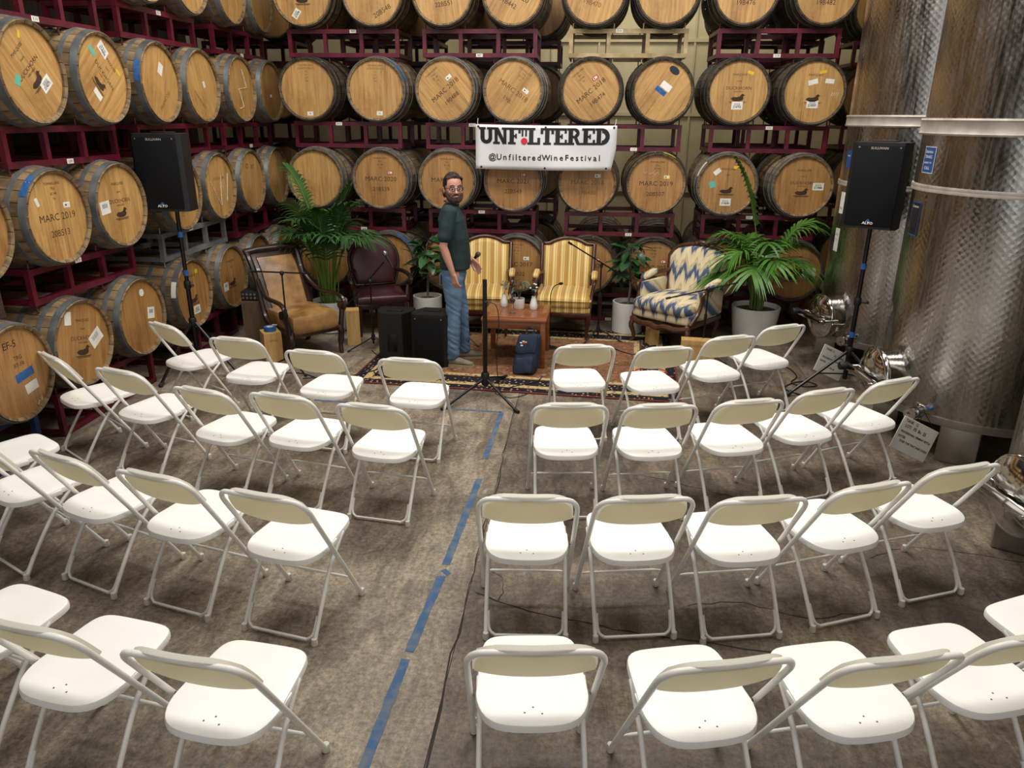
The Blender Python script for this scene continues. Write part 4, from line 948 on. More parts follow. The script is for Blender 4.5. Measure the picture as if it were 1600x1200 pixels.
# ------------------------------------------------------------------ banner
M['vinyl'] = plain('white vinyl', '#dddddf', .35, c2='#d2d2d6', scale=3, bump=.05)
M['letterblack'] = plain('black print', '#121214', .5)
M['letterred'] = plain('red print', '#c41f2a', .5)
bn = thing('vinyl_banner', 'white vinyl banner reading UNFILTERED hung across the barrels', 'banner', (-.48, 8.6, 2.03))
BW, BHH = 1.56, .475
V = []; F = []; nx, nz = 26, 10
def bsh(u, v):
    x = (u-.5)*BW; z = (v-.5)*BHH
    if v < .5: x -= max(0, u-.5)*.09*(.5-v)*2
    return (x, .012*math.sin(u*9+v*3)+.002*math.sin(u*21)-.01, z+.006*math.sin(u*PI)*(-1))
for i in range(nx+1):
    for j in range(nz+1): V.append(bsh(i/nx, j/nz))
for i in range(nx):
    for j in range(nz): F.append((i*(nz+1)+j, (i+1)*(nz+1)+j, (i+1)*(nz+1)+j+1, i*(nz+1)+j+1))
sheet = MB().add(V, F).build('vinyl_sheet', M['vinyl'], bn, 60)
so = sheet.modifiers.new('thick', 'SOLIDIFY'); so.thickness = .002; so.offset = 1
def rects(*rs): return [[(a-.012, max(0, b-.015)), (c+.012, max(0, b-.015)), (c+.012, min(1, d+.015)), (a-.012, min(1, d+.015))] for a, b, c, d in rs]
def arc(cx, cy, rx, ry, a0, a1, n=10): return [(cx+rx*math.cos(R(a0+(a1-a0)*i/n)), cy+ry*math.sin(R(a0+(a1-a0)*i/n))) for i in range(n+1)]
def ringseg(cx, cy, ro, ri, a0, a1, n=10, ky=1): 
    ri -= .015; o, i = arc(cx, cy, ro, ro*ky, a0, a1, n), arc(cx, cy, ri, ri*ky, a0, a1, n); return [[o[k], o[k+1], i[k+1], i[k]] for k in range(n)]
LET = {
 'U': rects((-.02, .88, .4, 1), (.5, .88, .9, 1), (.07, .3, .32, .9), (.6, .3, .82, .9))+ringseg(.445, .32, .375, .125, 180, 360, 12, .84),
 'N': rects((-.02, .88, .3, 1), (-.02, 0, .4, .12), (.08, .1, .26, .9), (.56, .88, .96, 1), (.66, .1, .84, .9), (.58, 0, .84, .12))+[[(.05, 1), (.32, 1), (.84, 0), (.6, 0)]],
 'F': rects((-.02, .88, .78, 1), (.08, 0, .34, .95), (-.02, 0, .46, .12), (.65, .68, .78, .9), (.3, .45, .5, .55), (.45, .37, .53, .63)),
 'L': rects((-.02, .88, .46, 1), (.08, 0, .34, .95), (-.02, 0, .78, .12), (.62, .1, .78, .4)),
 'T': rects((.0, .88, .84, 1), (.0, .66, .15, .9), (.69, .66, .84, .9), (.29, 0, .55, .95), (.18, 0, .66, .12)),
 'E': rects((-.02, .88, .78, 1), (.08, 0, .34, .95), (-.02, 0, .8, .12), (.66, .7, .78, .9), (.68, .1, .8, .3), (.3, .45, .5, .55), (.45, .37, .53, .63)),
 'R': rects((-.02, .88, .5, 1), (.08, 0, .34, .95), (-.02, 0, .44, .12), (.3, .42, .5, .54), (.66, 0, .92, .12))+ringseg(.48, .71, .29, .1, -90, 90, 10)+[[(.4, .46), (.62, .46), (.84, .02), (.6, .02)]],
 'D': rects((-.02, .88, .42, 1), (.08, 0, .34, .95), (-.02, 0, .42, .12))+ringseg(.4, .5, .5, .24, -90, 90, 14),
 'I': rects((.02, .5, .11, 1), (.25, .5, .34, 1), (-.06, .88, .42, 1))}
ADV = {'U': .92, 'N': .98, 'F': .84, 'I': .42, 'L': .82, 'T': .88, 'E': .84, 'R': .96, 'D': .96}
tot = sum(ADV[c] for c in 'UNFILTERED'); LH = .175; sc = 1.45/tot; cx = -.735
def onb(x, z, d):
    u = x/BW+.5; v = z/BHH+.5; p = bsh(u, v); return (x if v >= .5 else p[0], p[1]-d, p[2])
for c in 'UNFILTERED':
    mb = MB()
    for pl in LET[c]:
        n = len(pl); mb.add([onb(cx+x*sc, .035+y*LH, .006) for x, y in pl], [tuple(range(n))])
    mb.build('printed_letter', M['letterblack'], bn, 0)
    if c == 'I':
        pl = arc(.18, .2, .21, .2, 0, 348, 29); MB().add([onb(cx+x*sc, .035+y*LH, .008) for x, y in pl], [tuple(range(30))]).build('printed_dot', M['letterred'], bn, 0)
    cx += ADV[c]*sc
hx = -.63
for c, wd in zip('@UnfilteredWineFestival', [.075, .062, .054, .036, .026, .026, .036, .05, .038, .05, .056, .078, .028, .054, .056, .05, .052, .05, .038, .028, .05, .054, .028]):
    ob('printed_letter', text_mesh(c, .088, M['letterblack'], .0015), bn, onb(hx+wd/2, -.105, .006)); hx += wd+.0085
gro = MB().lathe([(.004, 0), (.012, 0), (.012, .002), (.004, .002)], 14, Matrix.Rotation(PI/2, 4, 'X')).mesh('grommet', M['blackmetal'])
for x in (-.755, 0, .755):
    for z in (.215, -.215): ob('grommet', gro, bn, onb(x*.99 if z > 0 else x*.95, z, .004))
for s in (-1, 1): MB().tube([onb(s*.75, .215, .002), (s*.765, .06, .26), (s*.77, .12, .3)], .003, 5).build('tie_cord', M['paper'], bn)
# ------------------------------------------------------------------ rug, tape, cables
def rug_mat():
    m, nt, b = newmat('persian rug weave'); v = coords(nt)
    sx = nt.nodes.new('ShaderNodeSeparateXYZ'); nt.links.new(v, sx.inputs[0])
    ex = math_(nt, 'SUBTRACT', 1.53, math_(nt, 'ABSOLUTE', sx.outputs[0])); ey = math_(nt, 'SUBTRACT', 1.1, math_(nt, 'ABSOLUTE', sx.outputs[1]))
    e = math_(nt, 'MINIMUM', ex, ey)
    vo = node(nt, 'ShaderNodeTexVoronoi', Scale=9, Randomness=.8); nt.links.new(v, vo.inputs[0])
    vb = node(nt, 'ShaderNodeTexVoronoi', Scale=22, Randomness=.7); nt.links.new(v, vb.inputs[0])
    nz = node(nt, 'ShaderNodeTexNoise', Scale=16, Detail=6, Roughness=.75); nt.links.new(v, nz.inputs[0])
    n2 = node(nt, 'ShaderNodeTexNoise', Scale=4.5, Detail=3); nt.links.new(v, n2.inputs[0])
    field = ramp(nt, [(.34, lin('#7d4a38')), (.46, lin('#94664c')), (.54, lin('#6f5a40')), (.62, lin('#33302c')), (.7, lin('#a08660'))], n2.outputs[0])
    fl2 = ramp(nt, [(.12, lin('#e0c9a4')), (.22, lin('#7a4334')), (.34, lin('#2c2a2a')), (.42, lin('#8f6249')), (.5, lin('#9a7355'))], vo.outputs[0])
    fl3 = ramp(nt, [(.42, lin('#7f4f3b')), (.48, lin('#b3906a')), (.52, lin('#2e2a29')), (.57, lin('#8a5f46')), (.63, lin('#40352f'))], nz.outputs[0])
    field = mix(nt, 1, mix(nt, .5, mix(nt, .45, field, fl2), fl3), (.78, .74, .72, 1), 'MULTIPLY')
    bord = ramp(nt, [(.1, lin('#c9b58a')), (.2, lin('#8a5a45')), (.28, lin('#26252a')), (.45, lin('#1f1f25'))], vb.outputs[0])
    lt = ramp(nt, [(.15, lin('#3a3230')), (.3, lin('#a08b60')), (.5, lin('#b39c70'))], vb.outputs[0])
    c = field
    def band(c, lo, hi, col):
        f = math_(nt, 'MULTIPLY', math_(nt, 'GREATER_THAN', e, lo), math_(nt, 'LESS_THAN', e, hi)); return mix(nt, f, c, col)
    c = band(c, .36, .42, lt); c = band(c, .18, .36, bord); c = band(c, .11, .18, lt); c = band(c, .015, .11, bord); c = band(c, -1, .018, lin('#6a3630'))
    c = band(c, .34, .35, lin('#744034'))
    nt.links.new(c, b.inputs['Base Color']); b.inputs['Roughness'].default_value = .95; b.inputs['Specular IOR Level'].default_value = .1
    bp = node(nt, 'ShaderNodeBump', Strength=.4, Distance=.004); nt.links.new(nz.outputs[0], bp.inputs['Height']); nt.links.new(bp.outputs[0], b.inputs['Normal'])
    return m
M['rug'] = rug_mat(); M['fringe'] = plain('pale rug fringe', '#a3967b', .95, c2='#857860', scale=30)
rg = thing('persian_rug', 'patterned oriental rug with dark border under the armchairs', 'rug', (-.56, 7.32, .002), -3.4)
rb = MB().rbox((0, 0, .006), (3.06, 2.2, .01), .003, seg=1).build('woven_field', M['rug'], rg, 0)
fm = MB()
for k in range(150):
    y = -1.09+2.18*k/149; fm.tube([(-1.53, y, .006), (-1.56, y+rnd.uniform(-.01, .01), .005), (-1.6, y+rnd.uniform(-.02, .02), .003)], .003, 4)
tag(fm.build('fringe', M['fringe'], rg), kind='stuff')
M['tape_worn'] = plain('worn blue floor tape', '#34557a', .85, c2='#66696a', scale=14, lo=.4, hi=.7)
def tape(a, b, w_, label):
    a, b = Vector(a), Vector(b); d = (b-a); n = Vector((-d.y, d.x)).normalized()*w_/2; N = max(3, int(d.length/.06)); V = []; F = []; rg2 = random.Random(int(d.length*1000))
    for i in range(N+1):
        p = a+d*i/N; j = n*(1+rg2.uniform(-.12, .12)); V += [(p.x+j.x, p.y+j.y, .0015), (p.x-j.x, p.y-j.y, .0015)]
        if i: F.append((2*i-2, 2*i-1, 2*i+1, 2*i))
    o = MB().add(V, F).build('floor_tape', M['tape_worn'], None, 0); so = o.modifiers.new('t', 'SOLIDIFY'); so.thickness = .0006; so.offset = 0
    tag(o, label, 'tape', 'strips of blue floor tape')
tape((-2.3, 5.83), (-.64, 5.75), .03, 'thin blue tape strip running crosswise before the rug')
tape((-.64, 5.75), (-.66, 4.84), .042, 'blue tape strip on the aisle near the straight microphone stand')
tape((-.655, 4.52), (-.695, 3.47), .045, 'blue tape strip on the aisle between the second rows')
tape((-.70, 3.36), (-.735, 2.75), .045, 'blue tape strip on the aisle between the third rows')
tape((-.74, 2.7), (-.765, 1.95), .045, 'blue tape strip on the aisle nearest the camera')
tape((-.70, 3.42), (-.66, 3.38), .03, 'crumpled scrap of blue tape in the aisle')
def cable(pts, r, label, mat='black'):
    o = MB().tube(cr([(x, y, z) for x, y, z in pts], 6), r, 6).build('floor_cable', M[mat], None); tag(o, label, 'cable', 'cables on the floor')
Z = .018
cable([(-.7, 6.2, .008), (-.55, 6.35, .008), (-.45, 6.22, .008), (-.6, 6.08, .008), (-.75, 6.2, .01), (-.6, 6.34, Z), (-.4, 6.5, Z), (-.35, 6.65, Z)], .004, 'black cable coiled beside the straight microphone stand')
cable([(1.75, 7.5, .008), (2.05, 7.3, .008), (2.1, 7.0, .008), (2.0, 6.8, .008), (2.1, 6.7, .008), (2.22, 6.75, .008), (2.15, 6.85, .008), (2.0, 6.78, .008), (1.9, 6.6, .008), (2.1, 6.4, .008), (2.35, 6.35, .008), (2.45, 6.6, .008)], .006, 'black cable curling on concrete left of the right tripod')
cable([(.5, 6.95, Z), (.7, 6.85, Z), (.85, 6.95, Z), (.7, 7.05, Z), (.55, 6.95, Z), (.6, 6.82, Z), (.9, 6.8, Z)], .005, 'reddish cable loop on the rug before the patterned armchair', 'red')
cable([(-2.6, 6.35, .008), (-2.3, 6.45, .008), (-2.1, 6.5, Z), (-1.9, 6.75, Z)], .005, 'black cable running from the rug corner to the left')
cable([(.25, 7.8, Z), (.5, 7.5, Z), (.8, 7.4, Z), (1.0, 7.3, Z), (1.2, 7.0, .008)], .005, 'black cable between the small tree and patterned armchair')
cable([(-2.2, 7.3, .008), (-1.95, 6.85, Z), (-1.98, 6.6, Z), (-1.8, 6.45, Z), (-1.4, 6.5, Z)], .005, 'black cable around the floor loudspeakers')
cable([(-3.2, 6.6, .008), (-3.0, 6.45, .008), (-2.7, 6.5, .008), (-2.5, 6.4, .008)], .005, 'black cable near the taped wooden box')

# ------------------------------------------------------------------ armchairs
def darkwood(n, a, b2): return plain(n, a, .35, c2=b2, scale=8, stretch=(3, 3, .7), coat=.3)
M['wood_dark'] = darkwood('espresso wood', '#1d110c', '#2e1b12'); M['wood_mah'] = darkwood('mahogany wood', '#33140e', '#4a1f15'); M['wood_walnut'] = darkwood('walnut wood', '#3a2216', '#553321')
M['leather'] = plain('tan leather', '#5f3f20', .36, c2='#a8814f', scale=5.5, bump=.1, bscale=60, lo=.3, hi=.7)
M['burgundy'] = plain('burgundy leather', '#30131a', .35, c2='#421d24', scale=4, bump=.1, bscale=50)
M['stud'] = plain('brass studs', '#8a6b3c', .35, .8)
def stripe_mat():
    m, nt, b = newmat('yellow striped fabric'); v = coords(nt); sx = nt.nodes.new('ShaderNodeSeparateXYZ'); nt.links.new(v, sx.inputs[0])
    t_ = math_(nt, 'FRACT', math_(nt, 'ADD', math_(nt, 'MULTIPLY', sx.outputs[0], 11), 22))
    c = ramp(nt, [(0, lin('#b58d3f')), (.34, lin('#b58d3f')), (.36, lin('#e2cf94')), (.42, lin('#e2cf94')), (.44, lin('#c4a050')), (.6, lin('#c4a050')), (.62, lin('#e6d7a4')), (.7, lin('#e6d7a4')), (.72, lin('#c9a85c')), (.86, lin('#c9a85c')), (.88, lin('#a57f36')), (1, lin('#a57f36'))], t_)
    c.node.color_ramp.interpolation = 'LINEAR'
    nt.links.new(c, b.inputs['Base Color']); b.inputs['Roughness'].default_value = .55; b.inputs['Sheen Weight'].default_value = .2; return m
def ikat_mat():
    m, nt, b = newmat('blue flame ikat fabric'); v = coords(nt); sx = nt.nodes.new('ShaderNodeSeparateXYZ'); nt.links.new(v, sx.inputs[0])
    n1 = node(nt, 'ShaderNodeTexNoise', Scale=1, Detail=3); n1.noise_dimensions = '2D'
    mp = nt.nodes.new('ShaderNodeMapping'); mp.inputs['Scale'].default_value = (80, 3, 1); nt.links.new(v, mp.inputs[0]); nt.links.new(mp.outputs[0], n1.inputs[0])
    zig = math_(nt, 'PINGPONG', math_(nt, 'ADD', sx.outputs[0], 3), .065)
    zig2 = math_(nt, 'PINGPONG', math_(nt, 'ADD', sx.outputs[0], 3.02), .026)
    h = math_(nt, 'ADD', math_(nt, 'SUBTRACT', sx.outputs[2], math_(nt, 'MULTIPLY', sx.outputs[1], .75)), math_(nt, 'ADD', math_(nt, 'MULTIPLY', zig, 2.2), math_(nt, 'ADD', math_(nt, 'MULTIPLY', zig2, 1.6), math_(nt, 'MULTIPLY', n1.outputs[0], .16))))
    t_ = math_(nt, 'FRACT', math_(nt, 'MULTIPLY', math_(nt, 'ADD', h, 5), 2.9))
    c = ramp(nt, [(0, lin('#d9cba8')), (.28, lin('#cdbd97')), (.34, lin('#8f9096')), (.4, lin('#39465f')), (.6, lin('#55627c')), (.66, lin('#a9a69c')), (.74, lin('#d3c4a0')), (.8, lin('#b39a70')), (.9, lin('#d6c7a3')), (1, lin('#d9cba8'))], t_)
    nt.links.new(c, b.inputs['Base Color']); b.inputs['Roughness'].default_value = .8; return m
M['stripe'] = stripe_mat(); M['ikat'] = ikat_mat()
def cushion(c, d, bev, bulge=.02, seg=4):
    def fn(v):
        x, y, z = v-Vector(c); k = (1-(2*x/d[0])**2)*(1-(2*y/d[1])**2)
        return (v.x, v.y, v.z+(bulge*k if z > 0 else 0))
    mb = MB(); bm = bmesh.new(); bmesh.ops.create_cube(bm, size=1)
    bmesh.ops.subdivide_edges(bm, edges=bm.edges[:], cuts=5, use_grid_fill=True)
    for v in bm.verts:
        p = Vector((v.co.x*d[0], v.co.y*d[1], v.co.z*d[2])); h = Vector(d)/2
        q = Vector([max(-h[i]+bev, min(h[i]-bev, p[i])) for i in range(3)]); df = p-q
        if df.length > 1e-6: p = q+df.normalized()*bev
        v.co = p+Vector(c)
    bm.verts.index_update(); V = [fn(v.co) for v in bm.verts]; F = [tuple(l.vert.index for l in f.loops) for f in bm.faces]; bm.free()
    return mb.add(V, F)
def warp(mb, f): mb.v = [tuple(f(Vector(v))) for v in mb.v]; return mb
def studs(parent, pts, r=.006):
    mb = MB()
    for p in pts: mb.ball(p, r, r, r, 6, 4)
    o = mb.build('nail_trim', M['stud'], parent); return o
def back_outline(w_, z0, z1, hump, n=12, waist=0):
    L = [(-w_/2, z0)]
    for i in range(n+1):
        t_ = -1+2*i/n; a = abs(t_); z = z1-hump*(a**2.2)-(.03 if a > .92 else 0); L.append((t_*w_/2*(1-waist*0), z))
    L.append((w_/2, z0)); return L
def panel_back(outline, th, tilt, y0, z0, puff=0):
    # upholstered slab: outline in xz, leaning back by tilt (radians); y = y0 at z0, back is -y
    mb = MB(); n = len(outline); cx = sum(p[0] for p in outline)/n; cz = sum(p[1] for p in outline)/n; V = []; F = []
    lay = [(0, 1, 0), (-th, 1, 0)] if not puff else [(-th, 1, 0), (0, 1, 0), (puff*.6, .94, 0), (puff*.9, .82, 0), (puff, .5, 0), (puff, .1, 0)]
    for y, k, _ in lay:
        for x, z in outline:
            X, Zz = cx+(x-cx)*k, cz+(z-cz)*k; V.append((X, y0+y-(Zz-z0)*math.tan(tilt), Zz))
    for j in range(len(lay)-1):
        for i in range(n): F.append((j*n+i, j*n+(i+1) % n, (j+1)*n+(i+1) % n, (j+1)*n+i))
    F.append(tuple(range(n))); F.append(tuple((len(lay)-1)*n+i for i in range(n)))
    bm = bmesh.new(); vs = [bm.verts.new(v) for v in V]
    for f in F: bm.faces.new([vs[i] for i in f])
    bmesh.ops.recalc_face_normals(bm, faces=bm.faces[:]); bm.verts.index_update()
    F = [tuple(l.vert.index for l in f.loops) for f in bm.faces]; bm.free()
    return mb.add(V, F)
def frame_path(outline, tilt, y0, z0, off=0): return [Vector((x, y0-(z-z0)*math.tan(tilt)+off, z)) for x, z in outline]
def cab_leg(x, y, h, out, mat, parent, r=.024, name='leg'):
    sx = 1 if x > 0 else -1; pts = [(x, y, h+.03), (x+sx*out*.9, y+out*.9*(1 if y > 0 else -1), h*.78), (x+sx*out*.3, y+out*.3*(1 if y > 0 else -1), h*.38), (x+sx*out*.3, y+out*.4*(1 if y > 0 else -1), h*.12), (x+sx*out*.8, y+out*.9*(1 if y > 0 else -1), .012)]
    return MB().tube(cr(pts, 4), [r*1.3*(1-.55*min(1, i/13)) if i < 15 else r*.85 for i in range(17)], 8).build(name, mat, parent)
# striped bergere (facing local +y)
def striped():
    root = ob('striped_armchair', None)
    for sx in (-1, 1):
        MB().tube([(sx*.28, .27, .3), (sx*.285, .275, .2), (sx*.27, .27, .1), (sx*.265, .268, .0)], [.03, .026, .019, .014], 8).build('leg', M['wood_mah'], root)
        MB().tube([(sx*.25, -.25, .3), (sx*.25, -.28, .15), (sx*.25, -.31, 0)], [.028, .022, .016], 8).build('leg', M['wood_mah'], root)
        ap = [(sx*.275, -.22, .66), (sx*.31, -.1, .66), (sx*.33, .05, .645), (sx*.335, .15, .625), (sx*.325, .19, .6), (sx*.31, .2, .52), (sx*.3, .25, .4), (sx*.29, .28, .3)]
        MB().tube(cr(ap, 4), .021, 8).build('armrest', M['wood_mah'], root)
        pd = cushion((0, 0, 0), (.07, .24, .05), .022, .01); warp(pd, lambda v: Vector((v.x+sx*.327, v.y+.03, v.z+.68-(v.y*.1)))); pd.build('arm_pad', M['stripe'], root)
        MB().rbox((sx*.285, -.02, .43), (.03, .46, .16), .01).build('side_panel', M['stripe'], root)
    MB().rbox((0, 0, .28), (.62, .6, .06), .015).build('seat_rail', M['wood_mah'], root)
    cushion((0, .01, .335), (.6, .6, .07), .02, 0).build('seat_base', M['stripe'], root)
    cs = cushion((0, .02, .42), (.6, .62, .14), .05, .035); cs.build('seat_cushion', M['stripe'], root)
    pip = [Vector((x, y, .445)) for x, y in [(-.27, -.26), (-.3, .0), (-.3, .28), (-.27, .33), (0, .335), (.27, .33), (.3, .28), (.3, 0), (.27, -.26)]]
    MB().tube(cr(pip, 3), .006, 5).build('piping', M['stripe'], root)
    ol = [(-.27, .4)]+[(t_*.28*(1 if abs(t_) < .99 else 1), 0.94+.065*max(0, math.cos(min(1, abs(t_)/.72)*PI/2))**.8) for t_ in [-1+2*i/20 for i in range(21)]]+[(.27, .4)]
    panel_back(ol, .05, R(14), -.2, .4, .035).build('back_upholstery', M['stripe'], root, 50)
    fp = [(x*1.07, z+.02 if z > .5 else z-.1) for x, z in ol]
    MB().tube(frame_path(fp, R(14), -.215, .4), .025, 8).build('back_frame', M['wood_mah'], root, 60)
    return root
sa = striped(); sa.location = (-.2, 8.24, .013); sa.rotation_euler = (0, 0, R(178)); tag(sa, 'yellow striped upholstered armchair right of the low table, boom microphone over it', 'armchair', 'pair of striped armchairs')
sb = copy_tree(sa); sb.location = (-1.13, 8.24, .013); sb.rotation_euler = (0, 0, R(184)); tag(sb, 'yellow striped upholstered armchair beside the standing man, left of the pair', 'armchair', 'pair of striped armchairs')
# burgundy
bu = thing('burgundy_armchair', 'burgundy leather armchair with rounded back and dark wooden arms', 'armchair', (-2.33, 8.14, .001), -156)
for sx in (-1, 1):
    MB().tube([(sx*.26, .26, .36), (sx*.265, .27, .2), (sx*.26, .27, 0)], [.034, .028, .018], 8).build('leg', M['wood_dark'], bu)
    MB().tube([(sx*.23, -.24, .36), (sx*.235, -.27, .15), (sx*.24, -.31, 0)], [.03, .025, .018], 8).build('leg', M['wood_dark'], bu)
    ap = cr([(sx*.25, -.2, .66), (sx*.31, -.02, .66), (sx*.33, .14, .65), (sx*.335, .23, .63), (sx*.325, .25, .6), (sx*.31, .2, .575), (sx*.295, .2, .5), (sx*.28, .22, .38)], 4)
    MB().tube(ap, .024, 8).build('armrest', M['wood_dark'], bu)
MB().rbox((0, .0, .345), (.58, .56, .07), .015).build('seat_rail', M['wood_dark'], bu)
cushion((0, .01, .41), (.57, .58, .11), .045, .03).build('seat_cushion', M['burgundy'], bu)
ol = [(-.2, .5)]+[(.275*math.sin(a), .74+.29*math.cos(a)) for a in [R(-125+250*i/24) for i in range(25)]]+[(.2, .5)]
ol = [(-.22, .5), (-.255, .62)]+[(.275*math.sin(a), .76+.26*math.cos(a)) for a in [R(-95+190*i/20) for i in range(21)]]+[(.255, .62), (.22, .5)]
panel_back(ol, .05, R(12), -.2, .45, .03).build('back_upholstery', M['burgundy'], bu, 50)
MB().tube(frame_path([(x*1.04, .76+(z-.76)*1.04) for x, z in ol], R(12), -.222, .45), .018, 8, closed=True).build('back_frame', M['wood_dark'], bu, 60)
studs(bu, frame_path([(x*.93, .74+(z-.74)*.93) for x, z in [((a[0]*(1-k)+b_[0]*k), (a[1]*(1-k)+b_[1]*k)) for a, b_ in zip(ol[:-1], ol[1:]) for k in (0, .5)]], R(12), -.175, .45), .005)
# tan leather library chair
lc = thing('leather_armchair', 'tan leather armchair with dark scrolled wooden arms', 'armchair', (-2.9, 7.2, .001), -131)
for sx in (-1, 1):
    MB().tube(cr([(sx*.27, .28, .3), (sx*.28, .3, .22), (sx*.27, .29, .1), (sx*.265, .31, 0)], 4), [.038]*4+[.032]*4+[.024]*4+[.02], 8).build('leg', M['wood_dark'], lc)
    MB().tube(cr([(sx*.24, -.25, .32), (sx*.245, -.3, .18), (sx*.25, -.38, 0)], 4), .026, 8).build('leg', M['wood_dark'], lc)
    arm = cr([(sx*.26, -.36, .74), (sx*.28, -.26, .66), (sx*.3, -.12, .6), (sx*.315, .06, .6), (sx*.325, .2, .6), (sx*.33, .29, .57), (sx*.33, .315, .5), (sx*.33, .28, .45), (sx*.33, .235, .46), (sx*.33, .23, .5), (sx*.33, .26, .515)], 5)
    MB().tube(arm, .023, 8).build('armrest', M['wood_dark'], lc)
    MB().tube([(sx*.295, .27, .5), (sx*.355, .27, .5)], [.04, .04], 14).build('scroll_rosette', M['wood_dark'], lc)
    MB().tube([(sx*.32, .28, .46), (sx*.3, .29, .38), (sx*.285, .29, .27)], .028, 8).build('arm_support', M['wood_dark'], lc)
    side = cr([(sx*.27, .28, .28), (sx*.275, .0, .27), (sx*.27, -.22, .34), (sx*.265, -.32, .52), (sx*.26, -.4, .75), (sx*.27, -.5, .95), (sx*.275, -.57, 1.02)], 4)
    MB().tube(side, .032, 8).build('side_rail', M['wood_dark'], lc)
MB().rbox((0, .27, .28), (.6, .05, .08), .012).build('front_rail', M['wood_dark'], lc)
cushion((0, .02, .37), (.53, .6, .2), .05, .03).build('seat_upholstery', M['leather'], lc)
pr = [(-.24, .44), (-.29, .56), (-.35, .7), (-.42, .84), (-.5, .94), (-.545, .985)]
def curved_back(x0, x1, off, pr, mat, name, edge=0):
    mb = MB(); V = []; F = []; P = cr([(0, a, b_) for a, b_ in pr], 4); n = len(P); nx = 9
    for s in (0, 1):
        for i in range(nx):
            t_ = -1+2*i/(nx-1)
            for p in P: V.append(((x0+x1)/2+t_*(x1-x0)/2, p.y+(off if s == 0 else -.045)+(.02*(1-t_*t_) if s == 0 else 0), p.z+(off*.3 if s == 0 else 0)))
    A = nx*n; f = lambda s, i, j: s*A+i*n+j
    for i in range(nx-1):
        for j in range(n-1): F.append((f(0, i, j), f(0, i, j+1), f(0, i+1, j+1), f(0, i+1, j))); F.append((f(1, i, j), f(1, i+1, j), f(1, i+1, j+1), f(1, i, j+1)))
        F.append((f(0, i, n-1), f(1, i, n-1), f(1, i+1, n-1), f(0, i+1, n-1))); F.append((f(0, i, 0), f(0, i+1, 0), f(1, i+1, 0), f(1, i, 0)))
    for j in range(n-1): F.append((f(0, 0, j), f(1, 0, j), f(1, 0, j+1), f(0, 0, j+1))); F.append((f(0, nx-1, j), f(0, nx-1, j+1), f(1, nx-1, j+1), f(1, nx-1, j)))
    return mb.add(V, F).build(name, mat, lc, 50)
curved_back(-.26, .26, 0, pr, M['wood_dark'], 'back_panel')
curved_back(-.2, .2, .02, pr[:5], M['leather'], 'back_upholstery')
MB().tube([(-.29, -.55, 1.0), (-.15, -.56, 1.015), (.15, -.56, 1.015), (.29, -.55, 1.0)], .038, 10).build('crest_rail', M['wood_dark'], lc)
sp = []
for k in range(26):
    t_ = k/25; p = cr([(0, a, b_) for a, b_ in pr[:5]], 8); q = p[int(t_*(len(p)-1))]
    sp += [(-.2, q.y+.026, q.z+.008), (.2, q.y+.026, q.z+.008)]
sp += [(-.2+.4*k/18, -.47, .955) for k in range(19)]+[(-.25+.5*k/24, .323, .285) for k in range(25)]
studs(lc, sp, .005)
# ikat bergere
ik = thing('patterned_armchair', 'carved walnut armchair in blue and cream flame patterned fabric', 'armchair', (1.05, 8.06, .013), 142); ik.scale = (1.1, 1.1, 1.06)
for sx in (-1, 1):
    cab_leg(sx*.29, .3, .24, .035, M['wood_walnut'], ik); cab_leg(sx*.25, -.28, .24, .03, M['wood_walnut'], ik)
    ap = cr([(sx*.28, -.26, .68), (sx*.34, -.12, .66), (sx*.365, .03, .62), (sx*.37, .14, .6), (sx*.365, .19, .57), (sx*.355, .17, .5), (sx*.345, .22, .38), (sx*.32, .3, .28)], 4)
    MB().tube(ap, .021, 8).build('armrest', M['wood_walnut'], ik)
    pd = cushion((0, 0, 0), (.075, .24, .055), .025, .01); warp(pd, lambda v: Vector((v.x+sx*.362, v.y-.0, v.z+.655-v.y*.2))); pd.build('arm_pad', M['ikat'], ik)
    MB().rbox((sx*.32, -.04, .46), (.045, .46, .3), .02).build('side_upholstery', M['ikat'], ik)
sc_ = cr([(-.33, .31, .25), (-.2, .345, .225), (-.08, .36, .235), (0, .365, .215), (.08, .36, .235), (.2, .345, .225), (.33, .31, .25)], 4)
MB().tube(sc_, .03, 8).build('carved_apron', M['wood_walnut'], ik)
MB().rbox((0, 0, .265), (.66, .6, .06), .02).build('seat_rail', M['wood_walnut'], ik)
cushion((0, .03, .33), (.64, .62, .12), .04, 0).build('seat_base', M['ikat'], ik)
cushion((0, .05, .42), (.62, .64, .13), .055, .03).build('seat_cushion', M['ikat'], ik)
ol = [(-.24, .42), (-.29, .62)]+[(t_*.325, .86+.085*math.cos(min(1, abs(t_))*PI/2)**.7-.05*max(0, abs(t_)-.85)/.15) for t_ in [-1+2*i/18 for i in range(19)]]+[(.29, .62), (.24, .42)]
panel_back(ol, .06, R(16), -.2, .42, .045).build('back_upholstery', M['ikat'], ik, 50)
MB().tube(frame_path([(x*1.06, .7+(z-.7)*1.07) for x, z in ol], R(16), -.225, .42), .024, 8).build('back_frame', M['wood_walnut'], ik, 60)
MB().ball((0, -.36, .985), .05, .03, .028, 10, 6).ball((-.06, -.355, .975), .03, .022, .018, 8, 5).ball((.06, -.355, .975), .03, .022, .018, 8, 5).build('carved_crest', M['wood_walnut'], ik)

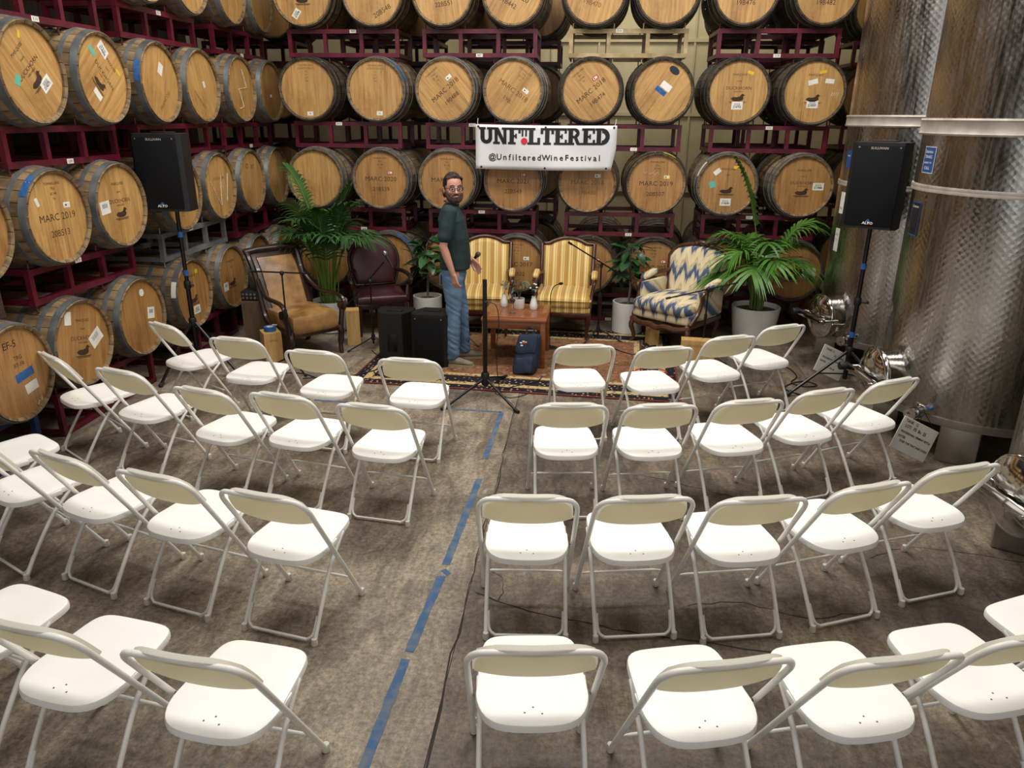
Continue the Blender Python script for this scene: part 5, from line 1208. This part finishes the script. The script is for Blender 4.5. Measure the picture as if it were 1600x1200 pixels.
# ------------------------------------------------------------------ low table, things on it, backpack, boxes
M['teak'] = plain('reddish brown wood', '#6e3b1c', .35, c2='#8a4f28', scale=4, stretch=(1, 8, 8), coat=.3)
tb = thing('side_table', 'low square brown wooden table on the rug', 'table', (-.65, 7.22, .013), -1)
MB().rbox((0, 0, .478), (.64, .66, .03), .006).build('tabletop_frame', M['teak'], tb)
pl = MB().rbox((0, 0, .495), (.1, .48, .006), .001, seg=1).mesh('tabletop_plank', M['teak'], 0)
for k in range(5): ob('tabletop_plank', pl, tb, ((k-2)*.1015, 0, 0))
for sx in (-1, 1):
    for sy in (-1, 1): MB().rbox((sx*.285, sy*.295, .232), (.052, .052, .464), .005).build('leg', M['teak'], tb)
    MB().rbox((sx*.29, 0, .425), (.024, .54, .07), .004).build('apron', M['teak'], tb); MB().rbox((0, sx*.3, .425), (.52, .024, .07), .004).build('apron', M['teak'], tb)
TT = .511
M['ceramic'] = plain('white ceramic', '#e2dfd8', .25, spec=.5); M['soil'] = plain('dark soil and bark', '#3a2a17', .95, c2='#5d4726', scale=40, bump=.6)
M['leafd'] = plain('dusty green leaf', '#3f5741', .5, c2='#5d7360', scale=12); M['flower'] = plain('white blossom', '#e4e2dc', .6); M['stem'] = plain('plant stem', '#4e5a36', .6)
def glassmat(name, c, r=.02):
    m, nt, b = newmat(name); b.inputs['Transmission Weight'].default_value = 1; b.inputs['Roughness'].default_value = r; b.inputs['Base Color'].default_value = c; b.inputs['IOR'].default_value = 1.45; return m
M['glass'] = glassmat('clear glass', (1, 1, 1, 1)); M['wine'] = plain('red wine', '#2b0710', .15)
def leaf_mesh(L, W, droop, mat, n=5, fold=.15):
    V = []; F = []
    for i in range(n+1):
        t_ = i/n; w_ = W*math.sin(PI*min(1, t_*.96+.04))**.8*(1-.25*t_); z = -droop*L*t_*t_; x = L*t_*(1-.25*droop*t_)
        V += [(x, -w_, z+fold*w_), (x, 0, z), (x, w_, z+fold*w_)]
        if i: a = 3*(i-1); F += [(a, a+3, a+4, a+1), (a+1, a+4, a+5, a+2)]
    return MB().add(V, F).mesh('leaf', mat, 60)
LEAFS = leaf_mesh(.05, .013, .4, M['leafd'])
def vase(x, y, label, fl):
    v = thing('bud_vase', label, 'vase', (x, y, TT), 0, 'white bud vases')
    MB().lathe([(0, 0), (.034, 0), (.04, .01), (.038, .05), (.026, .1), (.019, .125), (.021, .135), (.017, .135), (.015, .12), (0, .1)], 20).build('vase_body', M['ceramic'], v)
    rg2 = random.Random(int(x*1000))
    for k in range(4):
        a = rg2.uniform(0, 6.28); tip = Vector((.035*math.cos(a), .035*math.sin(a), .2+rg2.uniform(0, .06)))
        MB().tube(cr([(0, 0, .1), tip*.6+Vector((0, 0, .07)), tip], 3), .0018, 4).build('stem', M['stem'], v)
        for j in range(3): ob('leaf', LEAFS, v, tip*(.75+.1*j)+Vector((0, 0, .03-.01*j)), (0, rg2.uniform(-.6, .3), rg2.uniform(0, 6.28)))
        if fl: MB().ball(tip, .011, .011, .009, 7, 5).build('blossom', M['flower'], v)
vase(-.8, 7.38, 'white bud vase with dark leaves, left on the low table', False); vase(-.49, 7.3, 'white bud vase with small white blossoms, right on the low table', True)
po = thing('potted_plant', 'small plant in a white pot in the middle of the low table', 'potted plant', (-.64, 7.32, TT))
MB().lathe([(0, 0), (.05, 0), (.056, .01), (.057, .105), (.052, .105), (.05, .09), (0, .09)], 24).build('pot', M['ceramic'], po)
MB().lathe([(.0502, .09), (.03, .094), (0, .096)], 16).build('soil', M['soil'], po)
rg2 = random.Random(5); LB = leaf_mesh(.085, .014, .5, M['leafd'])
for k in range(5):
    a = k*1.3; tip = Vector((.05*math.cos(a), .03*math.sin(a), .24+.06*rg2.random()))
    MB().tube(cr([(0, 0, .09), tip*.5+Vector((0, 0, .05)), tip], 3), .003, 5).build('stem', M['stem'], po)
    for j in range(4): ob('leaf', LB, po, tip-Vector((0, 0, .012*j)), (rg2.uniform(-.4, .4), rg2.uniform(-.5, .2), rg2.uniform(0, 6.28)))
wg = thing('wine_glass', 'stemmed glass of red wine at the front of the low table', 'wine glass', (-.69, 7.12, TT))
MB().lathe([(0, .001), (.032, .001), (.033, .003), (.006, .008), (.0035, .02), (.0035, .085), (.008, .092), (.026, .11), (.034, .135), (.035, .16), (.029, .195), (.028, .195), (.0335, .16), (.0325, .135), (.024, .112), (.006, .095), (0, .094)], 24).build('glass_body', M['glass'], wg)
MB().lathe([(0, .0955), (.006, .0965), (.0235, .113), (.031, .134), (.031, .136), (0, .136)], 20).build('wine', M['wine'], wg)
M['navycloth'] = plain('navy canvas', '#121d30', .8, c2='#1b2a42', scale=12, bump=.25, bscale=30)
bp_ = thing('backpack', 'navy canvas backpack with flap leaning by the low table leg', 'backpack', (-.53, 6.76, .013), -14)
def bagwarp(v): return Vector((v.x*(1-.18*max(0, (v.z-.05))/.36)+.03*v.z/.4, v.y*(1-.25*v.z/.42)+.1*v.z/.4, v.z*.93+.012*math.sin(v.x*25)))
warp(cushion((0, 0, .19), (.24, .17, .38), .045, 0), bagwarp).build('bag_body', M['navycloth'], bp_)
warp(cushion((-.01, -.07, .31), (.235, .06, .19), .025, 0), bagwarp).build('front_flap', M['navycloth'], bp_)
warp(cushion((0, -.085, .1), (.19, .05, .16), .02, 0), bagwarp).build('front_pocket', M['navycloth'], bp_)
MB().tube(cr([(-.03, .13, .36), (-.02, .14, .41), (.04, .14, .41), (.05, .13, .36)], 4), .009, 6).build('carry_handle', M['navycloth'], bp_)
for s in (-1, 1): MB().tube(cr([(s*.07, .14, .34), (s*.1, .19, .25), (s*.09, .12, .05)], 4), .012, 6).build('shoulder_strap', M['navycloth'], bp_)
for (x, z, c_) in ((-.075, .33, 'paper'), (-.06, .305, 'paper'), (-.035, .325, 'red'), (-.02, .335, 'yellow'), (-.05, .345, 'paper')):
    w0 = bagwarp(Vector((x, -.103, z))); MB().ball(tuple(w0), .014, .004, .009, 8, 5).build('embroidered_patch', M[c_], bp_)
M['pine'] = plain('pine box wood', '#b0894f', .6, c2='#c4a068', scale=4, stretch=(6, 6, 1)); M['ply'] = plain('weathered plywood', '#5e4a33', .75, c2='#4a3926', scale=4, stretch=(5, 5, 1)); M['ink_box'] = plain('box branding', '#8f5c26', .7)
def wbox(loc, rz, d, label, mat='pine', print_=None):
    t_ = thing('wooden_box', label, 'box', loc, rz); w_, dp, h = d; k = .014
    MB().box((0, -dp/2+k/2, h/2), (w_, k, h)).build('front_panel', M[mat], t_, 0); MB().box((0, dp/2-k/2, h/2), (w_, k, h)).build('rear_panel', M[mat], t_, 0)
    for s in (-1, 1): MB().box((s*(w_/2-k/2), 0, h/2), (k, dp-2*k-.001, h)).build('side_panel', M[mat], t_, 0)
    MB().box((0, 0, h-k/2+.001), (w_-2*k-.001, dp-2*k-.001, k)).build('lid', M[mat], t_, 0)
    if print_: ob('stamped_print', text_mesh(print_, .035, M['ink_box']), t_, (0, -dp/2-.001, h*.75))
    return t_
wbox((-3.1, 6.86, 0), 35, (.17, .2, .31), 'pine wine box standing upright with a blue tape roll on top', print_='WINE')
tr = thing('tape_roll', 'roll of blue painter tape on the upright pine box', 'tape roll', (-3.1, 6.86, .312))
MB().lathe([(.032, 0), (.058, 0), (.058, .045), (.032, .045), (.032, 0)], 28).build('tape_coil', M['bluetape'], tr)
MB().lathe([(.029, 0), (.032, 0), (.032, .046), (.029, .046), (.029, 0)], 28).build('cardboard_core', M['paper'], tr)
MB().box((.03, .05, .05), (.05, .02, .002)).build('loose_end', M['paper'], tr, 0)
wbox((-2.47, 7.56, 0), 18, (.14, .16, .38), 'tall pine wine box right of the leather armchair')
wbox((1.2, 7.42, 0), -6, (.34, .14, .22), 'flat pine wine box before the patterned armchair', print_='ESTATE WINE')
wbox((.78, 7.92, .012), 20, (.1, .14, .2), 'small pine box under the patterned armchair')
wbox((-3.42, 7.32, 0), 6, (.24, .26, .52), 'weathered plywood box behind the leather armchair carrying a stage box', 'ply')
sb_ = thing('stage_box', 'black audio snake box with sockets on the plywood box', 'stage box', (-3.42, 7.32, .522), 6)
MB().rbox((0, 0, .05), (.25, .2, .1), .008).build('box_body', M['black'], sb_)
for r_ in range(2):
    for k in range(6): MB().lathe([(.008, 0), (.013, 0), (.013, .006), (.008, .006)], 10, Matrix.Translation((-.1+k*.04, -.102, .032+r_*.038)) @ Matrix.Rotation(PI/2, 4, 'X')).build('socket', M['steel_dull'], sb_)

# ------------------------------------------------------------------ plants
M['potw'] = plain('white planter', '#cfcdc9', .4, c2='#c3c1bd', scale=4)
M['palm'] = plain('palm leaf green', '#2f5a1c', .45, c2='#4f7d2c', scale=5, varied=.18); M['palm_dark'] = plain('dark palm leaf', '#1f3d1c', .45, c2='#37602b', scale=5, varied=.2)
M['palmstem'] = plain('palm stalk', '#4b6a25', .5, c2='#6b7d35', scale=6)
M['ficus'] = plain('ficus leaf', '#1d3d22', .32, c2='#35602f', scale=5, varied=.25); M['trunk'] = plain('pale grey trunk', '#6f675a', .8, c2='#554d41', scale=14)
def planter(parent, r, h, taper=1.0):
    MB().lathe([(0, .001), (r*taper*.9, .001), (r*taper, .015), (r*.5+r*taper*.5, h*.5), (r, h-.01), (r, h), (r-.02, h), (r-.025, h-.05), (0, h-.05)], 40).build('planter', M['potw'], parent)
    MB().lathe([(r-.024, h-.05), (r*.6, h-.035), (0, h-.025)], 24).build('soil', M['soil'], parent)
def frond(parent, base, az, length, rise, droop, mat, seed, leafL=.26, n=22, start=.42, wid=.014):
    rg3 = random.Random(seed); d = Vector((math.cos(az), math.sin(az), 0)); P = []
    for i in range(17):
        t_ = i/16; P.append(Vector(base)+d*(length*(.25*t_+.75*t_**1.8)*math.cos(rise))+Vector((0, 0, length*(math.sin(rise)*t_*1.15-droop*t_**2.6))))
    fr = MB().tube(P, [.008*(1-.8*i/16)+.001 for i in range(17)], 5).build('frond_stalk', M['palmstem'], parent)
    V = []; F = []
    for k in range(n):
        t_ = start+(1-start)*k/(n-1); f_ = t_*16; i = min(15, int(f_)); p = P[i].lerp(P[i+1], f_-i); tg = (P[i+1]-P[i]).normalized()
        sd = tg.cross(Vector((0, 0, 1)));
        if sd.length < .1: sd = Vector((-d.y, d.x, 0))
        sd.normalize(); up = sd.cross(tg)
        L = leafL*(.55+.6*math.sin(PI*min(1, .2+.75*(k/(n-1)))))*(1 if k < n-2 else .8)
        for s in (-1, 1):
            dirv = (sd*s*(1.0-.45*k/n)+tg*(.55+.5*k/n)+up*.25).normalized()*1; L2 = L*rg3.uniform(.85, 1.12); wv = tg.cross(dirv).cross(dirv).normalized()
            o = len(V); seg = 4
            for j in range(seg+1):
                u = j/seg; q = p+dirv*L2*u+Vector((0, 0, -1))*L2*.55*u*u; w_ = wid*(1-u**2.2)+.0008
                V += [q-wv*w_, q+wv*w_+Vector((0, 0, .002))]
                if j: F.append((o+2*j-2, o+2*j-1, o+2*j+1, o+2*j))
    MB().add(V, F).build('frond_leaflets', mat, fr, 60)
pr_ = thing('potted_palm', 'large bright green palm in a white round planter by the tanks', 'potted palm', (1.92, 8.22, 0))
planter(pr_, .262, .4, .82)
for k, (az, L, rs, dr) in enumerate([(172, 1.35, 72, .5), (188, 1.15, 68, .62), (212, 1.2, 72, .58), (245, 1.0, 70, .6), (280, 1.1, 72, .58), (318, 1.15, 68, .6), (345, 1.45, 72, .46), (2, 1.5, 72, .46), (20, 1.2, 72, .5), (60, 1.1, 74, .5), (110, 1.15, 74, .45), (150, 1.2, 72, .5), (335, 1.0, 62, .62), (200, .98, 62, .62), (265, 1.25, 77, .5)]):
    frond(pr_, (.05*math.cos(R(az)), .05*math.sin(R(az)), .36), R(az), L, R(rs), dr, M['palm'], k, .3+.025*(k % 4), 15, .44+.05*(k*3 % 5))
frond(pr_, (.02, 0, .36), R(180), 1.8, R(77), .24, M['palm'], 77, .3, 16, .5, .03)
for k in range(14):
    a = k*2.4; MB().tube(cr([(.06*math.cos(a), .06*math.sin(a), .35), (.075*math.cos(a), .075*math.sin(a), .6), (.1*math.cos(a), .1*math.sin(a), .85)], 3), [.014]*4+[.009]*3, 5).build('cane', M['palmstem'], pr_)
pl_ = thing('potted_palm', 'large dark green palm in a white planter behind the leather armchair', 'potted palm', (-2.88, 8.02, 0))
planter(pl_, .2, .36, .85)
for k, (az, L, rs, dr) in enumerate([(178, 1.35, 70, .48), (160, 1.55, 74, .4), (200, 1.2, 68, .5), (225, 1.25, 74, .45), (255, 1.25, 76, .45), (290, 1.25, 75, .45), (320, 1.3, 72, .48), (345, 1.35, 68, .5), (8, 1.3, 70, .46), (60, 1.3, 75, .42), (110, 1.35, 75, .4), (280, 1.4, 78, .36), (330, 1.5, 77, .36), (20, 1.5, 77, .38), (240, 1.35, 76, .4), (0, 1.55, 80, .3)]):
    frond(pl_, (.05*math.cos(R(az)), .05*math.sin(R(az)), .32), R(az), L, R(rs), dr, M['palm_dark'], 100+k, .3+.02*(k % 4), 18, .42+.055*(k*7 % 5))
frond(pl_, (0, 0, .32), R(176), 1.9, R(78), .33, M['palm_dark'], 333, .3, 22, .55)
for k in range(22):
    a = k*2.4; q = .05+.05*(k % 3)/2; MB().tube(cr([(q*math.cos(a), q*math.sin(a), .3), (1.2*q*math.cos(a), 1.2*q*math.sin(a), .6), (1.7*q*math.cos(a), 1.7*q*math.sin(a), .9)], 3), [.006]*4+[.004]*3, 5).build('cane', M['palmstem'], pl_)
LF = [leaf_mesh(.2, .055, .25, M['ficus'], 6, .2), leaf_mesh(.17, .05, .45, M['ficus'], 6, .25), leaf_mesh(.23, .06, .1, M['ficus'], 6, .15)]
def ficus(loc, label, seed, n, pots):
    t_ = thing('potted_ficus', label, 'potted tree', loc); planter(t_, pots[0], pots[1], .97); rg3 = random.Random(seed)
    tk = cr([(0, 0, pots[1]-.05), (.01, 0, .55), (-.005, .01, .72), (.01, 0, .95)], 4); MB().tube(tk, [.014]*6+[.011]*4+[.006]*3, 7).build('trunk', M['trunk'], t_)
    for k in range(n):
        z = .6+.42*(k/n); a = k*2.4+rg3.uniform(-.4, .4); rr = rg3.uniform(.05, .13)*(1.1-.5*(k/n)); p = Vector((rr*math.cos(a), rr*math.sin(a), z+rg3.uniform(-.02, .05)))
        if k % 3 == 0: MB().tube([(0, 0, z-.06), p*.5+Vector((0, 0, (z-.05)*.5)), p], .004, 4).build('twig', M['trunk'], t_)
        ob('leaf', LF[k % 3], t_, p, (rg3.uniform(-.4, .4), rg3.uniform(-.5, .65), a+rg3.uniform(-.5, .5)))
ficus((.53, 8.42, 0), 'small broad leaved tree in a white planter right of the striped armchairs', 3, 40, (.18, .36))
ficus((-1.82, 8.4, 0), 'small broad leaved tree in a white planter left of the man', 9, 44, (.17, .36))
